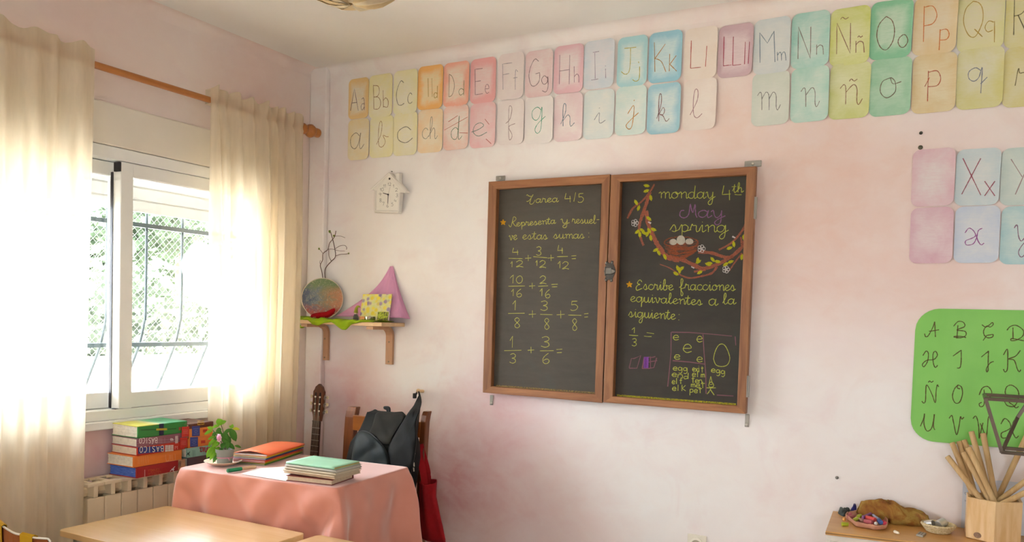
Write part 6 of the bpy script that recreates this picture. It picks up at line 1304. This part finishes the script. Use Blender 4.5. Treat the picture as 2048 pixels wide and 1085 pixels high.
# hexagonal wooden pot with sticks
hc = Vector((3.377, -.118, ZK)); HR = .098; ang0 = math.radians(-90+2); hx = lambda r, z: [Vector((hc.x+r*math.cos(ang0+k*PI/3), hc.y+r*math.sin(ang0+k*PI/3), z)) for k in range(6)]
HT = ZK+.149; T = NT('pine'); T.set(.5, 0, .4); v = T.coords((5, 5, .6)); cc = T.ramp(T.noise(v, 7, 5, .6, .7), [(.3, 'd6a86c'), (.7, 'ecca98')]); T.base(cc)
PT = thing('hexagonal_pot', tuple(hc), 'hexagonal pine wood pot holding thick wooden sticks on the cabinet', 'pot')
MB().loft([hx(HR-.004, ZK+.001), hx(HR, ZK+.004), hx(HR, HT), hx(HR-.012, HT), hx(HR-.012, ZK+.012)], True, True).build('pot_body', T.m, PT, bevel=.0008)
kc = onB(1954, 1075, .165); f0, f1 = hx(HR+.0004, 0)[5], hx(HR+.0004, 0)[0]; dn = (f1-f0).normalized(); kp = f0+(f1-f0)*.42; kp.z = ZK+.019
MB().prism([kp+dn*(.0135*math.cos(a))+Vector((0, 0, .0105*math.sin(a))) for a in [2*PI*k/18 for k in range(18)]], (-.0003, -.0005, 0)).build('knot', plain('8a6a50', .6, 0, .3, 150), PT)
mstk = wood('ba925c', 'd8b884', 'z', 9, .75); GS = 'wooden sticks in the hexagonal pot'
ST = [((1215, 325), (1500, 690), .105, -.135, 'wooden stick leaning furthest to the left in the hexagonal pot'), ((1258, 203), (1455, 700), .08, -.10, 'wooden stick rising second from the left in the pot'), ((1318, 192), (1470, 690), .065, -.082, 'wooden stick rising third from the left in the pot'), ((1362, 180), (1560, 690), .062, -.078, 'short wooden stick half hidden behind two others in the pot'), ((1358, 288), (1590, 712), .125, -.14, 'wooden stick with pale cut end below the tallest ones'), ((1405, 245), (1665, 725), .15, -.175, 'front wooden stick with bark-textured end in the pot'), ((1428, 105), (1600, 700), .07, -.07, 'tallest wooden stick in the pot, in front of the green poster'), ((1533, 122), (1640, 690), .085, -.095, 'upright wooden stick right of the tallest one'), ((1960, 60), (1668, 680), .07, -.06, 'wooden stick leaning right behind the other two, passing under the metal frame'), ((2130, 380), (1700, 700), .13, -.13, 'upper of two wooden sticks leaning out to the lower right'), ((2130, 540), (1740, 722), .165, -.17, 'lower of two wooden sticks leaning out to the lower right')]
for (x0, y0), (x1, y1), o0_, o1_, lab in ST:
    a = onB(x0/4.428+1620, y0/4.428+840, o0_); b = onB(x1/4.428+1620, y1/4.428+840, -o1_); d = (b-a).normalized(); k = 0
    e = b+d*.09
    while ((e.x-hc.x)**2+(e.y-hc.y)**2)**.5 > HR*.86-.026 and k < 40: e = e*.9+Vector((hc.x, hc.y, e.z))*.1; k += 1
    e.z = max(e.z, ZK+.022); dd = (a-e).normalized()
    S3 = MB().tube([a-dd*.002+dd*.002, a-dd*.002, e], [.0088, .0098, .0098], 16).build('wooden_stick', mstk, smooth=True, angle=50); tag(S3, lab, 'stick', GS)
    m = MB(); m.tube([a, a+dd*.0004], .0084, 16); m.build('cut_end', plain('c4a878', .9, 0, .15, 300), S3).parent = S3
for o in [o for o in bpy.data.objects if o.name.startswith('cut_end')]: pass
# white sheet leaning on the wall behind the pot
q = [onB(1921.5, 1061, .012), onB(1926, 965, .006), onB(2000, 962, .006), Vector((3.56, -.006, 0)), Vector((3.56, -.014, ZK+.001))]; q[0].z = ZK+.001; q[3].z = q[2].z
WS = MB().prism(q, (0, .0015, 0)).build('white_sheet', plain('d4d6dc', .35, 0, .02)); tag(WS, 'white glossy sheet leaning against the wall behind the hexagonal pot', 'sheet')
m = MB()
for S in ([(295, 340), (300, 365), (318, 372), (332, 360)], [(300, 345), (320, 342)], [(298, 450), (306, 475), (318, 462)]): m.ribbon(smoothpath([onB(x/7.48+1890, y/7.48+940, .02) for x, y in S], 4), .0015, (0, -1, 0))
m.build('pencil_marks', plain('9a9aa0', .8), WS)
# hanging geometric metal lantern
A1, B1, C1 = onB(1971, 798, .32), onB(2003.5, 905, .32), onB(2035, 836, .20); cx_ = A1.x+.16; cyL = -.32+.10
LN_ = thing('geometric_lantern', (cx_, cyL, A1.z), 'faceted metal frame lantern hanging at the right picture edge', 'lantern'); mlt = plain('6a5c50', .35, .7, .1, 20)
top = [A1, Vector((A1.x+.32, A1.y, A1.z)), Vector((A1.x+.32, A1.y+.2, A1.z)), Vector((A1.x, A1.y+.2, A1.z))]
botl = [B1, Vector((B1.x+.205, B1.y, B1.z)), Vector((B1.x+.205, B1.y+.12, B1.z)), Vector((B1.x, B1.y+.12, B1.z))]
up_ = [C1, Vector((A1.x+.26, C1.y+.0, C1.z)), ]
apex = Vector((cx_, cyL, A1.z+.22))
def bar(a, b, w_=.0055):
    d = (b-a).normalized(); n1 = d.cross(Vector((0, 1, .2))).normalized(); n2 = d.cross(n1); MB().loft([[p+n1*w_*i+n2*w_*.7*j for i, j in ((-1, -1), (1, -1), (1, 1), (-1, 1))] for p in (a-d*w_*.4, b+d*w_*.4)]).build('frame_bar', mlt, LN_)
for a, b in ((top[0], top[1]), (top[1], top[2]), (top[2], top[3]), (top[3], top[0]), (botl[0], botl[1]), (botl[1], botl[2]), (botl[2], botl[3]), (top[0], botl[0]), (top[1], botl[1]), (botl[0], C1), (C1, up_[1]+Vector((-.13, 0, .055))), (up_[1]+Vector((-.13, 0, .055)), up_[1]), (up_[1], botl[1]), (top[2], apex), (top[1], apex)): bar(a, b)
MB().tube([apex-Vector((0, 0, .005)), Vector((apex.x, apex.y, H))], .0025, 6).build('cord', plain('3c342c', .7), LN_)

# ================================================================== PENDANT LAMP
lc = Vector((1.455, -1.43, 2.57)); LP = thing('pendant_lamp', tuple(lc), 'round wood veneer pendant lamp, only its underside in view at the top edge', 'lamp'); RR, RV = .19, .145
for k in range(10):
    a0 = 2*PI*k/10+.45; rows = []
    for i in range(15):
        t = -1+1.92*i/14; ph = t*PI/2; row = []
        for j in range(9):
            s_ = j/8; a = a0+(s_-.5)*.95+.25*math.sin(ph); r_ = (RR*math.cos(ph)+.006+.012*s_); row.append(lc+Vector((r_*math.cos(a), r_*math.sin(a), RV*math.sin(ph)*(1+.02*s_))))
        rows.append(row)
    MB().grid(rows).build('veneer_petal', sheer('e8cfa0' if k % 2 else 'ead9b8', .3), LP, smooth=True, solid=.0015, angle=180)
MB().tube([lc+Vector((0, 0, .08)), Vector((lc.x, lc.y, H-.02))], .003, 8).build('cord', plain('e8e0d0', .5), LP); MB().lathe([(.045, H-.001), (.045, H-.02), (.01, H-.035)], (lc.x, lc.y, 0), 20).build('ceiling_rose', plain('f0e8da', .4), LP, smooth=True, angle=40)
MB().blob(lc, .03, 12, 8).build('bulb', plain('f4f0e4', .3), LP, smooth=True)
